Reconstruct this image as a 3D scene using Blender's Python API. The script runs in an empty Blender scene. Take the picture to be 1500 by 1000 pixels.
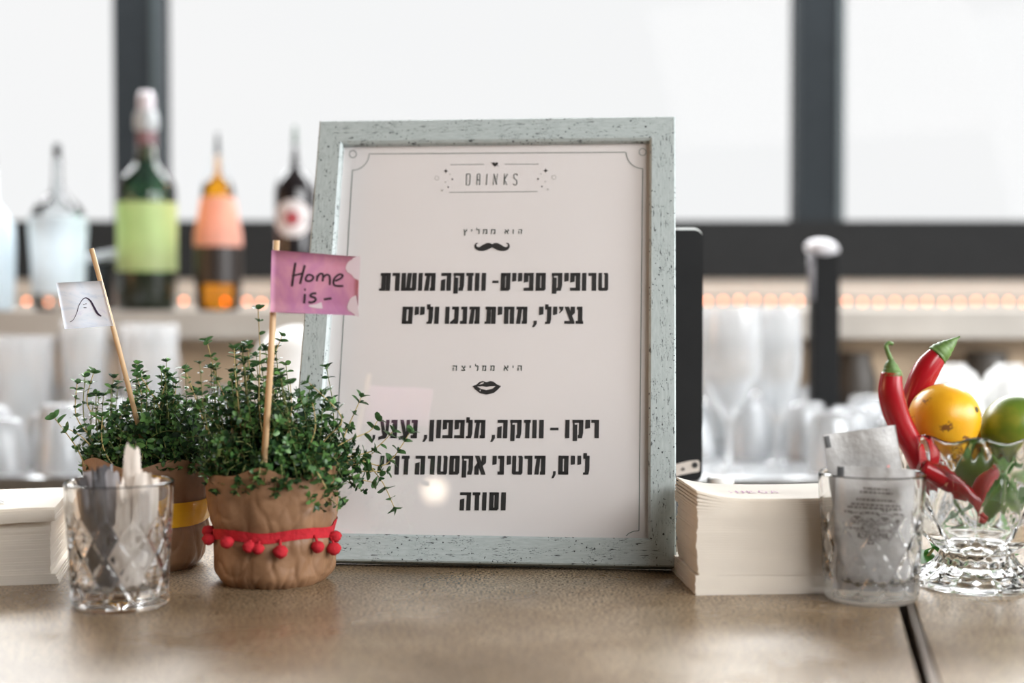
import bpy, math, random
from mathutils import Vector, Matrix, noise
from mathutils.geometry import tessellate_polygon
PI = math.pi
S = bpy.context.scene
COL = S.collection

# ---------------------------------------------------------------- camera
F = 2083.0          # focal length in pixels of the 1500 x 1000 frame
EYE = 0.214         # camera height above the bar top (z = 0)
PITCH = 0.0281
cd = bpy.data.cameras.new('camera'); cam = bpy.data.objects.new('camera', cd); COL.objects.link(cam)
cd.sensor_width = 36; cd.lens = 36 * F / 1500; cd.clip_start = .02; cd.clip_end = 500
cam.location = (0, 0, EYE); cam.rotation_euler = (PI/2 - PITCH, 0, 0)
cd.dof.use_dof = True; cd.dof.focus_distance = 1.135; cd.dof.aperture_fstop = cd.lens / 1000 / .0185
S.camera = cam
# ---------------------------------------------------------------- world and lights
W = bpy.data.worlds.new('overcast_sky'); S.world = W; W.use_nodes = True
wn = W.node_tree.nodes; wl = W.node_tree.links
bg = wn['Background']; bg.inputs[1].default_value = 1.32
tc = wn.new('ShaderNodeTexCoord'); mp = wn.new('ShaderNodeMapping'); mp.inputs[3].default_value = (1, 1, 2.5)
nz = wn.new('ShaderNodeTexNoise'); nz.inputs['Scale'].default_value = 2; rp = wn.new('ShaderNodeValToRGB')
wl.new(tc.outputs['Generated'], mp.inputs[0]); wl.new(mp.outputs[0], nz.inputs[0]); wl.new(nz.outputs[0], rp.inputs[0]); wl.new(rp.outputs[0], bg.inputs[0])
rp.color_ramp.elements[0].color = (.95, .965, .975, 1); rp.color_ramp.elements[1].color = (1, 1, 1, 1)

def area(name, loc, target, sx, sy, power, color):
    l = bpy.data.lights.new(name, 'AREA'); l.shape = 'RECTANGLE'; l.size = sx; l.size_y = sy; l.energy = power; l.color = color
    o = bpy.data.objects.new(name, l); COL.objects.link(o); o.location = loc
    o.rotation_euler = (Vector(target) - Vector(loc)).to_track_quat('-Z', 'Y').to_euler(); return o
area('room_fill_light', (1.5, -1.0, 1.6), (0, 1.25, .1), 1.7, 1.2, 82, (1, .985, .97))  # fill added above and behind the camera to brighten the menu; no window there
area('side_window_light', (2.7, .2, 1.0), (0, 1.3, .05), 1.8, 1.2, 96, (.96, .98, 1))
area('back_window_light', (0, 3.0, 1.32), (0, 1.1, 0), 3.6, .6, 140, (.97, .99, 1))
area('warm_lamp_light', (-2.3, .8, .5), (0, 1.1, .1), .7, .7, 12, (1, .58, .3))
vs = S.view_settings
vs.view_transform = 'Standard'; vs.look = 'None'; vs.gamma = 1; vs.use_curve_mapping = False; vs.exposure = 0
S.display_settings.display_device = 'sRGB'
S.cycles.max_bounces = 16; S.cycles.transmission_bounces = 14; S.cycles.transparent_max_bounces = 16; S.cycles.sample_clamp_indirect = 8

# ---------------------------------------------------------------- helpers
def P(px, py, d):
    "point at pixel (px, py) whose world y is d"
    dx = (px-750)/F; dz = -(py-500)/F
    y = math.cos(PITCH) + dz*math.sin(PITCH); z = -math.sin(PITCH) + dz*math.cos(PITCH)
    return Vector((dx*d/y, d, EYE + z*d/y))
def Pz(px, py, z=0.0):
    q = P(px, py, 1.0); k = (z-EYE)/(q.z-EYE)
    return Vector((q.x*k, k, z))
def srgb(r, g, b):
    f = lambda c: (c/255/12.92 if c <= 10 else ((c/255+.055)/1.055)**2.4)
    return (f(r), f(g), f(b), 1)
def tag(o, label=None, cat=None, group=None, kind=None):
    if label: o['label'] = label
    if cat: o['category'] = cat
    if group: o['group'] = group
    if kind: o['kind'] = kind
    return o
def empty(name, loc, label, cat, group=None, rot=0):
    o = bpy.data.objects.new(name, None); COL.objects.link(o); o.empty_display_size = .01
    o.location = loc; o.rotation_euler = (0, 0, rot); return tag(o, label, cat, group)

class G:
    def __init__(s): s.v = []; s.f = []; s.sm = []
    def add(s, vs, fs, smooth=False, M=None):
        n = len(s.v)
        s.v += [tuple(M @ Vector(v)) if M else tuple(v) for v in vs]
        s.f += [tuple(i+n for i in f) for f in fs]; s.sm += [smooth]*len(fs); return s
    def box(s, a, b, M=None):
        x0, y0, z0 = a; x1, y1, z1 = b
        return s.add([(x0,y0,z0),(x1,y0,z0),(x1,y1,z0),(x0,y1,z0),(x0,y0,z1),(x1,y0,z1),(x1,y1,z1),(x0,y1,z1)],
              [(0,3,2,1),(4,5,6,7),(0,1,5,4),(1,2,6,5),(2,3,7,6),(3,0,4,7)], False, M)
    def grid(s, fn, nu, nv, cu=False, cv=False, smooth=True, M=None):
        vs = [fn(i, j) for i in range(nu) for j in range(nv)]; fs = []
        for i in range(nu if cu else nu-1):
            for j in range(nv if cv else nv-1):
                a = i*nv+j; b = ((i+1) % nu)*nv+j; c = ((i+1) % nu)*nv+(j+1) % nv; d = i*nv+(j+1) % nv
                fs.append((a, b, c, d))
        return s.add(vs, fs, smooth, M)
    def lathe(s, prof, seg=32, M=None, fn=None, smooth=True, z=None):
        "prof [(r, z)] going bottom -> top outside; poles allowed with r = 0"
        def q(i, j):
            a = 2*PI*i/seg; r, h = prof[j]
            if fn: r, h = fn(a, r, h, j)
            return (r*math.cos(a), r*math.sin(a), h)
        return s.grid(q, seg, len(prof), True, False, smooth, M)
    def tube(s, pts, rad, seg=8, cap=True, M=None):
        pts = [Vector(p) for p in pts]; n = len(pts); rad = rad if hasattr(rad, '__len__') else [rad]*n
        t0 = (pts[1]-pts[0]).normalized(); u = t0.orthogonal().normalized(); rings = []
        for i in range(n):
            t = (pts[min(i+1, n-1)]-pts[max(i-1, 0)]).normalized()
            u = (u - t*u.dot(t)).normalized(); w = t.cross(u)
            rings.append([pts[i]+rad[i]*(u*math.cos(2*PI*k/seg)+w*math.sin(2*PI*k/seg)) for k in range(seg)])
        vs = [v for r in rings for v in r]
        fs = [(i*seg+k, i*seg+(k+1) % seg, (i+1)*seg+(k+1) % seg, (i+1)*seg+k) for i in range(n-1) for k in range(seg)]
        if cap: fs += [tuple(reversed(range(seg))), tuple((n-1)*seg+k for k in range(seg))]
        return s.add(vs, fs, True, M)
    def sphere(s, c, r, nu=16, nv=10, fn=None, M=None):
        c = Vector(c)
        def q(i, j):
            a = 2*PI*i/nu; b = PI*j/(nv-1)-PI/2
            d = Vector((math.cos(a)*math.cos(b), math.sin(a)*math.cos(b), math.sin(b)))
            return c + d*r*(fn(d) if fn else 1)
        return s.grid(q, nu, nv, True, False, True, M)
    def poly(s, pts, M=None, z=0.0):
        ps = [Vector((p[0], p[1], z)) for p in pts]
        tr = tessellate_polygon([ps]); out = []
        for t in tr:
            a, b, c = (ps[i] for i in t)
            out.append(t if (b-a).cross(c-a).z > 0 else (t[0], t[2], t[1]))
        return s.add(ps, out, False, M)
    def prism(s, pts, z0, z1, M=None):
        n = len(pts)
        s.poly(pts, M, z1)
        s.add([(p[0], p[1], z) for z in (z0, z1) for p in pts], [(k, (k+1) % n, n+(k+1) % n, n+k) for k in range(n)] + [tuple(reversed(range(n)))], False, M)
        return s
    def ribbon(s, pts, w, M=None, z=0.0, closed=False):
        pts = [Vector((p[0], p[1])) for p in pts]; n = len(pts)
        ws = w if hasattr(w, '__len__') else [w]*n; L = []; R = []
        for i in range(n):
            a = pts[(i-1) % n] if closed or i else pts[0]; b = pts[(i+1) % n] if closed or i < n-1 else pts[-1]
            t = (b-a).normalized(); q = Vector((-t.y, t.x))*ws[i]/2; L.append(pts[i]+q); R.append(pts[i]-q)
        vs = [(p.x, p.y, z) for p in L]+[(p.x, p.y, z) for p in R]
        m = n if closed else n-1
        return s.add(vs, [(i, n+i, n+(i+1) % n, (i+1) % n) for i in range(m)], False, M)
    def mesh(s, name, mat):
        m = bpy.data.meshes.new(name); m.from_pydata(s.v, [], s.f); m.materials.append(mat)
        m.polygons.foreach_set('use_smooth', s.sm); m.update(); return m
    def build(s, name, mat, parent=None, label=None, kind=None, bevel=0, loc=None, rot=None, seg=2):
        o = bpy.data.objects.new(name, s.mesh(name, mat)); COL.objects.link(o)
        if parent: o.parent = parent
        if loc is not None: o.location = loc
        if rot is not None: o.rotation_euler = rot
        if label: o['label'] = label
        if kind: o['kind'] = kind
        if bevel:
            b = o.modifiers.new('bevel', 'BEVEL'); b.width = bevel; b.segments = seg; b.limit_method = 'ANGLE'; b.angle_limit = .6
        return o
def inst(name, mesh, parent=None, M=None):
    o = bpy.data.objects.new(name, mesh); COL.objects.link(o)
    if parent: o.parent = parent
    if M is not None: o.matrix_local = M
    return o
def catmull(pts, n):
    pts = [Vector(p) for p in pts]; out = []
    for i in range(len(pts)-1):
        p0 = pts[max(i-1, 0)]; p1 = pts[i]; p2 = pts[i+1]; p3 = pts[min(i+2, len(pts)-1)]
        for k in range(n):
            t = k/n
            out.append(.5*((2*p1)+(p2-p0)*t+(2*p0-5*p1+4*p2-p3)*t*t+(3*p1-p0-3*p2+p3)*t**3))
    out.append(pts[-1]); return out

# ---------------------------------------------------------------- materials
class Mat:
    def __init__(s, name, color=(.8, .8, .8, 1), rough=.5, **k):
        s.m = bpy.data.materials.new(name); s.m.use_nodes = True; s.t = s.m.node_tree; s.n = s.t.nodes; s.l = s.t.links
        s.b = s.n['Principled BSDF']; s.b.inputs['Base Color'].default_value = color; s.b.inputs['Roughness'].default_value = rough
        for a, v in k.items(): s.b.inputs[a.replace('_', ' ')].default_value = v
        s.c = None
    def node(s, kind, **k):
        n = s.n.new('ShaderNode'+kind)
        for a, v in k.items():
            if a in n.inputs: n.inputs[a].default_value = v
            else: setattr(n, a, v)
        return n
    def coord(s, scale=(1, 1, 1), out='Object', rot=(0, 0, 0)):
        c = s.node('TexCoord'); m = s.node('Mapping'); m.inputs['Scale'].default_value = scale; m.inputs['Rotation'].default_value = rot
        s.l.new(c.outputs[out], m.inputs[0]); return m.outputs[0]
    def noise(s, sc, vec=None, det=3, rough=.5, dist=0):
        n = s.node('TexNoise', Scale=sc, Detail=det, Roughness=rough, Distortion=dist)
        if vec is not None: s.l.new(vec, n.inputs['Vector'])
        return n.outputs[0]
    def ramp(s, fac, stops):
        r = s.node('ValToRGB'); e = r.color_ramp.elements
        while len(e) < len(stops): e.new(.5)
        for q, (p, c) in zip(e, stops): q.position = p; q.color = c if hasattr(c, '__len__') else (c, c, c, 1)
        s.l.new(fac, r.inputs[0]); return r.outputs[0]
    def mix(s, fac, a, b):
        n = s.node('Mix', data_type='RGBA')
        for k, x in ((0, fac), (6, a), (7, b)):
            if isinstance(x, bpy.types.NodeSocket): s.l.new(x, n.inputs[k])
            else: n.inputs[k].default_value = x
        return n.outputs[2]
    def color(s, c): s.l.new(c, s.b.inputs['Base Color']); return s
    def rough(s, c): s.l.new(c, s.b.inputs['Roughness']); return s
    def bump(s, h, strength=.3, dist=.001):
        n = s.node('Bump', Strength=strength, Distance=dist); s.l.new(h, n.inputs['Height']); s.l.new(n.outputs[0], s.b.inputs['Normal']); return s
def plain(name, rgb, rough=.5, var=.06, sc=30, bump=0, dist=.0005, **k):
    m = Mat(name, (1, 1, 1, 1), rough, **k); c = srgb(*rgb)
    v = m.noise(sc, m.coord())
    a = tuple(min(1, x*(1-var)) for x in c[:3])+(1,); b = tuple(min(1, x*(1+var)) for x in c[:3])+(1,)
    m.color(m.ramp(v, [(.3, a), (.7, b)]))
    if bump: m.bump(v, bump, dist)
    return m.m

# distressed grey-green paint of the picture frame (streaks along the rail's own x axis)
def distressed():
    m = Mat('distressed_paint', rough=.42)
    v = m.coord((1, 1, 1)); lo = m.coord((1, 5, 1)); fine = m.coord((1, 4, 1))
    base = m.ramp(m.noise(120, lo, 3), [(.3, srgb(164, 175, 175)), (.7, srgb(180, 190, 190))])
    zone = m.ramp(m.noise(46, v, 2), [(.50, 0), (.60, 1)])
    s1 = m.ramp(m.noise(115, m.coord((1, 6, 1)), 5, .75), [(.575, 0), (.592, 1)])
    zb = m.ramp(m.noise(48, m.coord((1, 3, 1)), 2), [(.50, 0), (.55, 1)])
    def mul(a, b):
        q = m.node('Math', operation='MULTIPLY'); m.l.new(a, q.inputs[0]); m.l.new(b, q.inputs[1]); return q.outputs[0]
    def mx(a, b):
        q = m.node('Math', operation='MAXIMUM'); m.l.new(a, q.inputs[0]); m.l.new(b, q.inputs[1]); return q.outputs[0]
    s2 = m.ramp(m.noise(420, fine, 2, .6), [(.61, 0), (.64, 1)])
    sp = m.ramp(m.noise(330, v, 2, .5), [(.655, 0), (.675, 1)])
    z3 = m.ramp(m.noise(60, m.coord((1, 1, 1), rot=(.3, 0, 1)), 2), [(.45, 0), (.5, 1)])
    a = mx(mx(mul(s1, zb), mul(s2, zone)), mul(sp, z3))
    m.color(m.mix(a, base, srgb(44, 50, 52)))
    m.bump(a, -.25, .0004)
    return m.m
def concrete(name, tone=1.0):
    m = Mat(name, rough=.4)
    v = m.coord()
    big = m.ramp(m.noise(7, v, 4, .6, .3), [(.32, srgb(138, 116, 88)), (.5, srgb(170, 147, 117)), (.68, srgb(204, 184, 156))])
    sp = m.ramp(m.noise(460, v, 2, .65), [(.455, 0), (.515, 1)])
    c = m.mix(sp, srgb(60, 48, 35), big)
    sp2 = m.ramp(m.noise(380, v, 2, .6), [(.60, 0), (.70, 1)])
    c = m.mix(sp2, c, srgb(176, 160, 138))
    m.color(c)
    m.rough(m.ramp(m.noise(8, v, 4, .6), [(.35, .24), (.65, .40)]))
    m.bump(m.noise(500, v, 2), .12, .0004)
    return m.m
def brownpaper():
    m = Mat('brown_paper', rough=.48)
    v = m.coord()
    m.color(m.ramp(m.noise(45, v, 4), [(.3, srgb(118, 86, 61)), (.7, srgb(144, 109, 80))]))
    vo = m.node('TexVoronoi', Scale=46.0, feature='DISTANCE_TO_EDGE'); m.l.new(m.coord(), vo.inputs['Vector'])
    ad = m.node('Math', operation='ADD'); m.l.new(m.noise(70, v, 3), ad.inputs[0]); m.l.new(vo.outputs[0], ad.inputs[1])
    m.bump(ad.outputs[0], .45, .0020); return m.m
def leafmat(name, dark, mid, lit):
    m = Mat(name, rough=.38)
    g = m.node('NewGeometry')
    c = m.ramp(g.outputs['Random Per Island'], [(0, dark), (.5, mid), (.85, lit), (1, lit)])
    m.color(c)
    tr = m.node('BsdfTranslucent'); ms = m.node('MixShader'); ms.inputs[0].default_value = .3
    br = m.node('BrightContrast', Bright=.03); m.l.new(c, br.inputs[0]); m.l.new(br.outputs[0], tr.inputs[0])
    out = m.n['Material Output']; m.l.new(m.b.outputs[0], ms.inputs[1]); m.l.new(tr.outputs[0], ms.inputs[2]); m.l.new(ms.outputs[0], out.inputs[0])
    return m.m
def translucent(name, rgb, mixf=.4, var=.04, sc=40, rough=.7):
    m = Mat(name, rough=rough); c = srgb(*rgb)
    cc = m.ramp(m.noise(sc, m.coord()), [(.3, tuple(x*(1-var) for x in c[:3])+(1,)), (.7, tuple(min(1, x*(1+var)) for x in c[:3])+(1,))])
    m.color(cc); tr = m.node('BsdfTranslucent'); m.l.new(cc, tr.inputs[0]); ms = m.node('MixShader'); ms.inputs[0].default_value = mixf
    out = m.n['Material Output']; m.l.new(m.b.outputs[0], ms.inputs[1]); m.l.new(tr.outputs[0], ms.inputs[2]); m.l.new(ms.outputs[0], out.inputs[0]); return m.m
def glass(name, tint=(1, 1, 1, 1), ior=1.45, rough=0.0):
    return Mat(name, tint, rough, Transmission_Weight=1.0, IOR=ior).m
def pane(name, k, tint=(1, 1, 1), ior=1.45, fixed=None):
    "thin glass sheet: see-through with a faint mirror"
    m = Mat(name); n = m.n; n.remove(m.b)
    t = m.node('BsdfTransparent'); t.inputs[0].default_value = (k*tint[0], k*tint[1], k*tint[2], 1)
    g = m.node('BsdfGlossy'); g.inputs['Roughness'].default_value = 0
    fr = m.node('Fresnel'); fr.inputs[0].default_value = ior; ms = m.node('MixShader')
    ms.inputs[0].default_value = fixed or 0
    if fixed is None: m.l.new(fr.outputs[0], ms.inputs[0])
    m.l.new(t.outputs[0], ms.inputs[1]); m.l.new(g.outputs[0], ms.inputs[2]); m.l.new(ms.outputs[0], n['Material Output'].inputs[0])
    return m.m
def emit(name, rgb, st):
    m = Mat(name, srgb(*rgb)); m.b.inputs['Emission Color'].default_value = srgb(*rgb); m.b.inputs['Emission Strength'].default_value = st; return m.m

BLACK = plain('black_metal', (30, 31, 32), .6, Specular_IOR_Level=.12)
BLACKG = plain('black_gloss', (28, 29, 30), .25)
STEEL = plain('brushed_steel', (206, 208, 210), .3, Metallic=1.0)
GLASS = glass('clear_glass', (1, 1, 1, 1), 1.46)
CRYSTAL = glass('crystal_glass', (.995, 1, 1, 1), 1.5)
NAPKIN = translucent('napkin_paper', (250, 243, 232), .22, .02)
WHITE = plain('white_china', (236, 236, 234), .25, .02)
WOODSTICK = plain('birch_stick', (206, 172, 132), .5, .08, 90)
INK = plain('black_ink', (34, 34, 35), .5, .02)
GREYINK = plain('grey_green_ink', (122, 134, 130), .5, .02)
DARKINK = plain('dark_green_ink', (48, 66, 60), .5, .02)

# ---------------------------------------------------------------- room shell (structure)
def struct(name, g, mat, label=None):
    o = g.build(name, mat); o['kind'] = 'structure'
    return o
FLZ = -1.05
struct('floor', G().box((-3.6, -3.8, FLZ-.1), (3.6, 3.3, FLZ)), plain('floor_concrete', (112, 108, 102), .5, .1, 6))
struct('ceiling', G().box((-3.6, -3.8, 1.8), (3.6, 3.3, 1.9)), plain('ceiling_paint', (98, 96, 92), .8))
struct('wall_left', G().box((-3.6, -3.8, FLZ), (-3.5, 3.3, 1.8)), plain('warm_plaster', (164, 128, 96), .8))
struct('wall_front', G().box((-3.5, -3.8, FLZ), (3.6, -3.7, 1.8)), plain('front_plaster', (130, 122, 112), .8))
struct('wall_right', G().box((3.5, -3.7, FLZ), (3.6, 3.1, .1)).box((3.5, -3.7, 1.65), (3.6, 3.1, 1.8)).box((3.5, -3.7, .1), (3.6, -2.6, 1.65)).box((3.5, .2, .1), (3.6, .35, 1.65)), plain('right_plaster', (180, 176, 170), .8))
YW = 3.15
strip = plain('beige_plaster', (202, 194, 184), .7, .03)
struct('wall_back', G().box((-3.6, YW, FLZ), (3.6, YW+.12, P(0, 408, YW).z)), strip)
zb0, zb1 = P(0, 409, YW).z, P(0, 324, YW).z
struct('trim_1', G().box((-3.5, YW-.03, zb0), (3.5, YW+.1, zb1)), plain('window_black', (38, 39, 40), .7, Specular_IOR_Level=.1))
WF = plain('mullion_black', (44, 49, 53), .7, Specular_IOR_Level=.1)
mx = [-.83-1.5, P(203, 0, YW).x, P(1201, 0, YW).x, P(1201, 0, YW).x+1.5]
for k, x in enumerate(mx):
    struct('trim_%d' % (k+2), G().box((x-.049, YW-.03, zb1), (x+.049, YW+.08, 1.7)), WF)
    # slim stop bead that shows as a lighter edge of the mullion
for k, x in enumerate(mx[1:3]):
    struct('trim_%d' % (k+7), G().box((x+.034, YW-.036, zb1), (x+.049, YW-.03, 1.7)), plain('bead_grey', (66, 76, 80), .45))
struct('trim_6', G().box((-3.5, YW-.03, 1.7), (3.5, YW+.1, 1.8)), WF)
PANE = pane('window_glass', .845, (1, 1, 1), 1.1)
ed = [-3.5]+[q for x in mx for q in (x-.05, x+.05)]+[3.5]
for k in range(5):
    struct('window_%d' % (k+1), G().box((ed[2*k], YW+.03, zb1), (ed[2*k+1], YW+.034, 1.7)), PANE)

# ---------------------------------------------------------------- back ledge, bench
LZ = .1985
led = empty('ledge', (0, 2.36, LZ), 'long stone ledge under the window where the bottles stand', 'ledge')
G().box((-3.4, 0, -.046), (3.4, YW-2.36, 0)).build('top', plain('ledge_stone', (172, 166, 158), .6, .08, 8), led, bevel=.002)
G().box((-3.4, .1, -.2175), (3.4, .13, -.046)).build('back_panel', plain('brown_wood', (172, 150, 124), .6, .18, 9), led)
for i in range(5):
    G().box((-2.6+i*1.3-.015, .02, -.2175), (-2.6+i*1.3+.015, .1, -.046)).build('bracket', plain('bracket_brown', (84, 74, 66), .6), led)
ben = empty('work_bench', (0, 1.89, -.02), 'low steel work bench behind the bar crowded with glassware', 'counter')
G().box((-3.4, 0, -.04), (3.4, .62, 0)).build('top', STEEL, ben, bevel=.003)
G().box((-3.4, .03, -1.03), (3.4, .60, -.04)).build('body', BLACK, ben)

# ---------------------------------------------------------------- bar top in two slabs, metal edged joint between
def seam(y): return Pz(1318, 895).x + (Pz(1318, 895).x-Pz(1346, 1000).x)/(Pz(1318, 895).y-Pz(1346, 1000).y)*(y-Pz(1318, 895).y)
Y0, Y1 = .58, 1.5
CONC = concrete('speckled_concrete')
G_ = G().prism([(-2.2, Y0), (seam(Y0), Y0), (seam(Y1), Y1), (-2.2, Y1)], -.05, 0)
tag(G_.build('counter_slab', CONC, bevel=.0012), 'speckled brown concrete bar top under the framed menu and the plant pots', 'counter', 'bar top slabs')
G_ = G().prism([(seam(Y0)+.0125, Y0), (2.2, Y0), (2.2, Y1), (seam(Y1)+.0125, Y1)], -.05, 0)
tag(G_.build('counter_slab', CONC, bevel=.0012), 'speckled brown concrete bar top under the crystal fruit bowl', 'counter', 'bar top slabs')
G_ = G().prism([(seam(Y0)+.0065, Y0), (seam(Y0)+.0115, Y0), (seam(Y1)+.0115, Y1), (seam(Y1)+.0065, Y1)], -.05, -.0008)
tag(G_.build('joint_strip', plain('strip_metal', (128, 118, 108), .35, Metallic=.7)), 'thin metal strip in the dark joint between the bar slabs', 'strip')
tag(G().box((-2.1, Y0+.1, FLZ), (2.1, Y1-.04, -.05)).build('bar_cabinet', BLACK), 'dark cabinet body under the concrete bar top', 'cabinet')

# ---------------------------------------------------------------- framed menu
FW, FH, FB = .31437, .39007, .0222
LEAN, YAW = .32974, -.09951
FO = Vector((-.18374, 1.14353, .0058))
fr_ = empty('menu_frame', FO, 'distressed grey picture frame holding the printed drinks menu, leaning back', 'picture frame')
fr_.rotation_euler = (PI/2 - LEAN, 0, YAW)          # local x right, y up the sheet, z towards the viewer
FM = Matrix.Translation(FO) @ fr_.rotation_euler.to_matrix().to_4x4(); FI = FM.inverted()
def uv(px, py):
    "pixel -> sheet coordinates"
    a = FI @ Vector((0, 0, EYE)); b = FI @ P(px, py, 1.0); d = b-a; k = -a.z/d.z; q = a+d*k
    return (q.x, q.y)
PAINT = distressed(); TH = .0175
def rail(L, name='frame_rail'):
    "mitred rail along x, inner edge up; outer edge on y = 0"
    b = FB
    prof = [(0, -TH), (0, -.0012), (.0012, 0), (b-.002, 0), (b, -.002), (b, -.0085), (b-.005, -.0085), (b-.005, -TH)]
    vs = [(y, y, z) for y, z in prof]+[(L-y, y, z) for y, z in prof]; n = len(prof)
    g = G().add(vs, [(k, (k+1) % n, n+(k+1) % n, n+k) for k in range(n)]+[tuple(range(n-1, -1, -1)), tuple(range(n, 2*n))])
    return g
for L, loc, rz, in ((FW, (0, 0, 0), 0), (FH, (FW, 0, 0), PI/2), (FW, (FW, FH, 0), PI), (FH, (0, FH, 0), -PI/2)):
    rail(L).build('frame_rail', PAINT, fr_, loc=loc, rot=(0, 0, rz))
PZ = -.0085
G().box((FB-.004, FB-.004, PZ-.0012), (FW-FB+.004, FH-FB+.004, PZ)).build('paper_sheet', plain('menu_paper', (238, 234, 233), .6, .012, 12), fr_, 'pale pinkish white menu sheet')
G().box((FB-.004, FB-.004, PZ-.006), (FW-FB+.004, FH-FB+.004, PZ-.003)).build('backing_board', BLACK, fr_)
fp_ = G().box((FB-.003, FB-.003, PZ+.0016), (FW-FB+.003, FH-FB+.003, PZ+.003)).build('glass_pane', pane('frame_glass', .992, fixed=.085), fr_)
# parallax of the recessed sheet: map pixels to the sheet plane itself
def uvp(px, py, dz=PZ):
    a = FI @ Vector((0, 0, EYE)); b = FI @ P(px, py, 1.0); d = b-a; k = (dz-a.z)/d.z; q = a+d*k
    return (q.x, q.y)

def glyph(ch, w, s, b):
    "polygons of one letter in a box w wide and 1 high"
    R = lambda x0, y0, x1, y1: [(x0, y0), (x1, y0), (x1, y1), (x0, y1)]
    t = 1-b
    if ch == 'ו': return [R(0, 0, w, 1)]
    if ch == 'י': return [[(0, 1), (0, .5), (w, .55), (w, 1)]]
    if ch == 'ן': return [R(0, -.18, w, 1)]
    if ch == 'ר': return [R(0, t, w, 1), R(w-s, 0, w, 1)]
    if ch == 'ד': return [R(0, t, w, 1), R(w-s-.05, 0, w-.05, 1)]
    if ch == 'ה': return [R(0, t, w, 1), R(w-s, 0, w, 1), [(0, 0), (s, 0), (s, .66), (0, .6)]]
    if ch == 'ח': return [R(0, t, w, 1), R(w-s, 0, w, 1), R(.02, 0, s+.02, 1)]
    if ch == 'ת': return [R(.04, t, w, 1), R(w-s, 0, w, 1), R(.1, 0, .1+s, 1), R(0, 0, .14, b*.8)]
    if ch == 'ק': return [R(0, t, w, 1), R(0.03, -.16, s+.03, .74), R(.03, .74, .12, 1), [(w-s-.05, 0), (w-.06, 0), (w, .3), (w, 1), (w-s, 1), (w-s, .2), (w-s-.05, .16)]]
    if ch in 'סם': return [R(0, t, w, 1), R(0, 0, w-(.06 if ch == 'ס' else 0), b), R(0, 0, s, 1), R(w-s, .06 if ch == 'ס' else 0, w, 1)]
    if ch == 'פ': return [R(0, t, w, 1), R(w-s, 0, w, 1), R(0, 0, w, b), [(0, .46), (s, .5), (s, 1), (0, 1)]]
    if ch == 'ט':
        s = min(s, w*.37); return [R(0, .05, s, 1), R(.04, 0, w-.05, b), R(w-s, .05, w, .93), [(w-s-.03, .9), (w, .88), (w-.04, 1), (w-s-.03, 1)]]
    if ch == 'ש': return [R(0, 0, s, 1), R(w-s, .06, w, 1), R(0, 0, w-.06, b), [(w/2-s/2-.03, 0), (w/2+s/2-.03, .2), (w/2+s/2+.02, 1), (w/2-s/2+.02, 1)]]
    if ch == 'מ': return [R(0, t, s*.8, 1), R(.1, t, w, 1), R(w-s, 0, w, 1), R(w*.52, 0, w, b), [(0, 0), (s, 0), (s+.08, 1), (.12, 1)]]
    if ch == 'ב': return [R(.06, t, w-.05, 1), R(w-s-.05, 0, w-.05, 1), R(0, 0, w, b)]
    if ch == 'צ': return [[(0, 1), (s, 1), (w-.02, .12), (w-s-.02, .12)], R(0, 0, w-.02, b), [(w-s, .72), (w-s, 1), (w, 1), (w, .62), (w*.62, .42), (w*.5, .6)]]
    if ch == 'ץ': return [[(0, 1), (s, 1), (w*.55, .4), (w*.55, -.35), (w*.55-s, -.35), (w*.55-s, .4)], [(w-s, .72), (w-s, 1), (w, 1), (w, .62), (w*.5, .35), (w*.45, .5)]]
    if ch == 'ל': return [R(0, t, w, 1), R(0, t, s*.8, 1.14 if s > .2 else 1.34), [(w-s-.04, 0), (w-.06, 0), (w, .25), (w, 1), (w-s, 1), (w-s, .22)], R(w-s-.1, 0, w-.1, b*.7)]
    if ch == 'נ': return [R(w-s-.1, t, w, 1), R(w-s, 0, w, 1), R(0, 0, w, b)]
    if ch == 'ג': return [R(w-s-.14, t, w, 1), R(w-s, .16, w, 1), [(w-s-.02, 0), (w-.03, 0), (w, .2), (w-s, .26)], [(0, 0), (.18, 0), (w-s+.02, .16), (w-s+.02, .32), (0, .1)]]
    if ch == 'א': return [[(0, 1), (s, 1), (w, 0), (w-s, 0)], [(w-s, .74), (w-s, 1), (w, 1), (w, .62), (w*.72, .45), (w*.58, .6)], [(0, 0), (s, 0), (s, .36), (w*.42, .5), (w*.3, .7), (0, .42)]]
    if ch == 'ע':
        s = min(s, w*.36); return [[(0, 1), (s, 1), (w*.72, .1), (w*.4, .0), (w*.38, .12)], [(w-s, 1), (w, 1), (w-.02, .3), (w*.72, .0), (-.03, -.1), (-.03, .07), (w-s-.04, .2), (w-s, .4)]]
        return [R(0, t*.12, s, 1), [(w-s, 1), (w, 1), (w, .08), (w-.08, 0), (w-s, 0)], [(-.03, 0), (w-.06, 0), (w-.03, b+.04), (-.03, b)]]
    if ch == ',': return [[(0, 0), (w*.3, 0), (0, -.17), (w*.45, -.2), (w, 0), (w, .18), (.06, .18), (.06, 0)][1:] and [(.08, .18), (w, .18), (w, 0), (w*.5, -.2), (0, -.2), (w*.35, 0), (.08, 0)]]
    if ch == "'": return [[(0, 1), (0, 1), (w, 1), (w*.9, .8), (w*.2, .62), (0, .62), (w*.35, .8), (.03, .85)][1:]]
    if ch == '-': return [R(0, .43, w, .57)]
    return []
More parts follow.
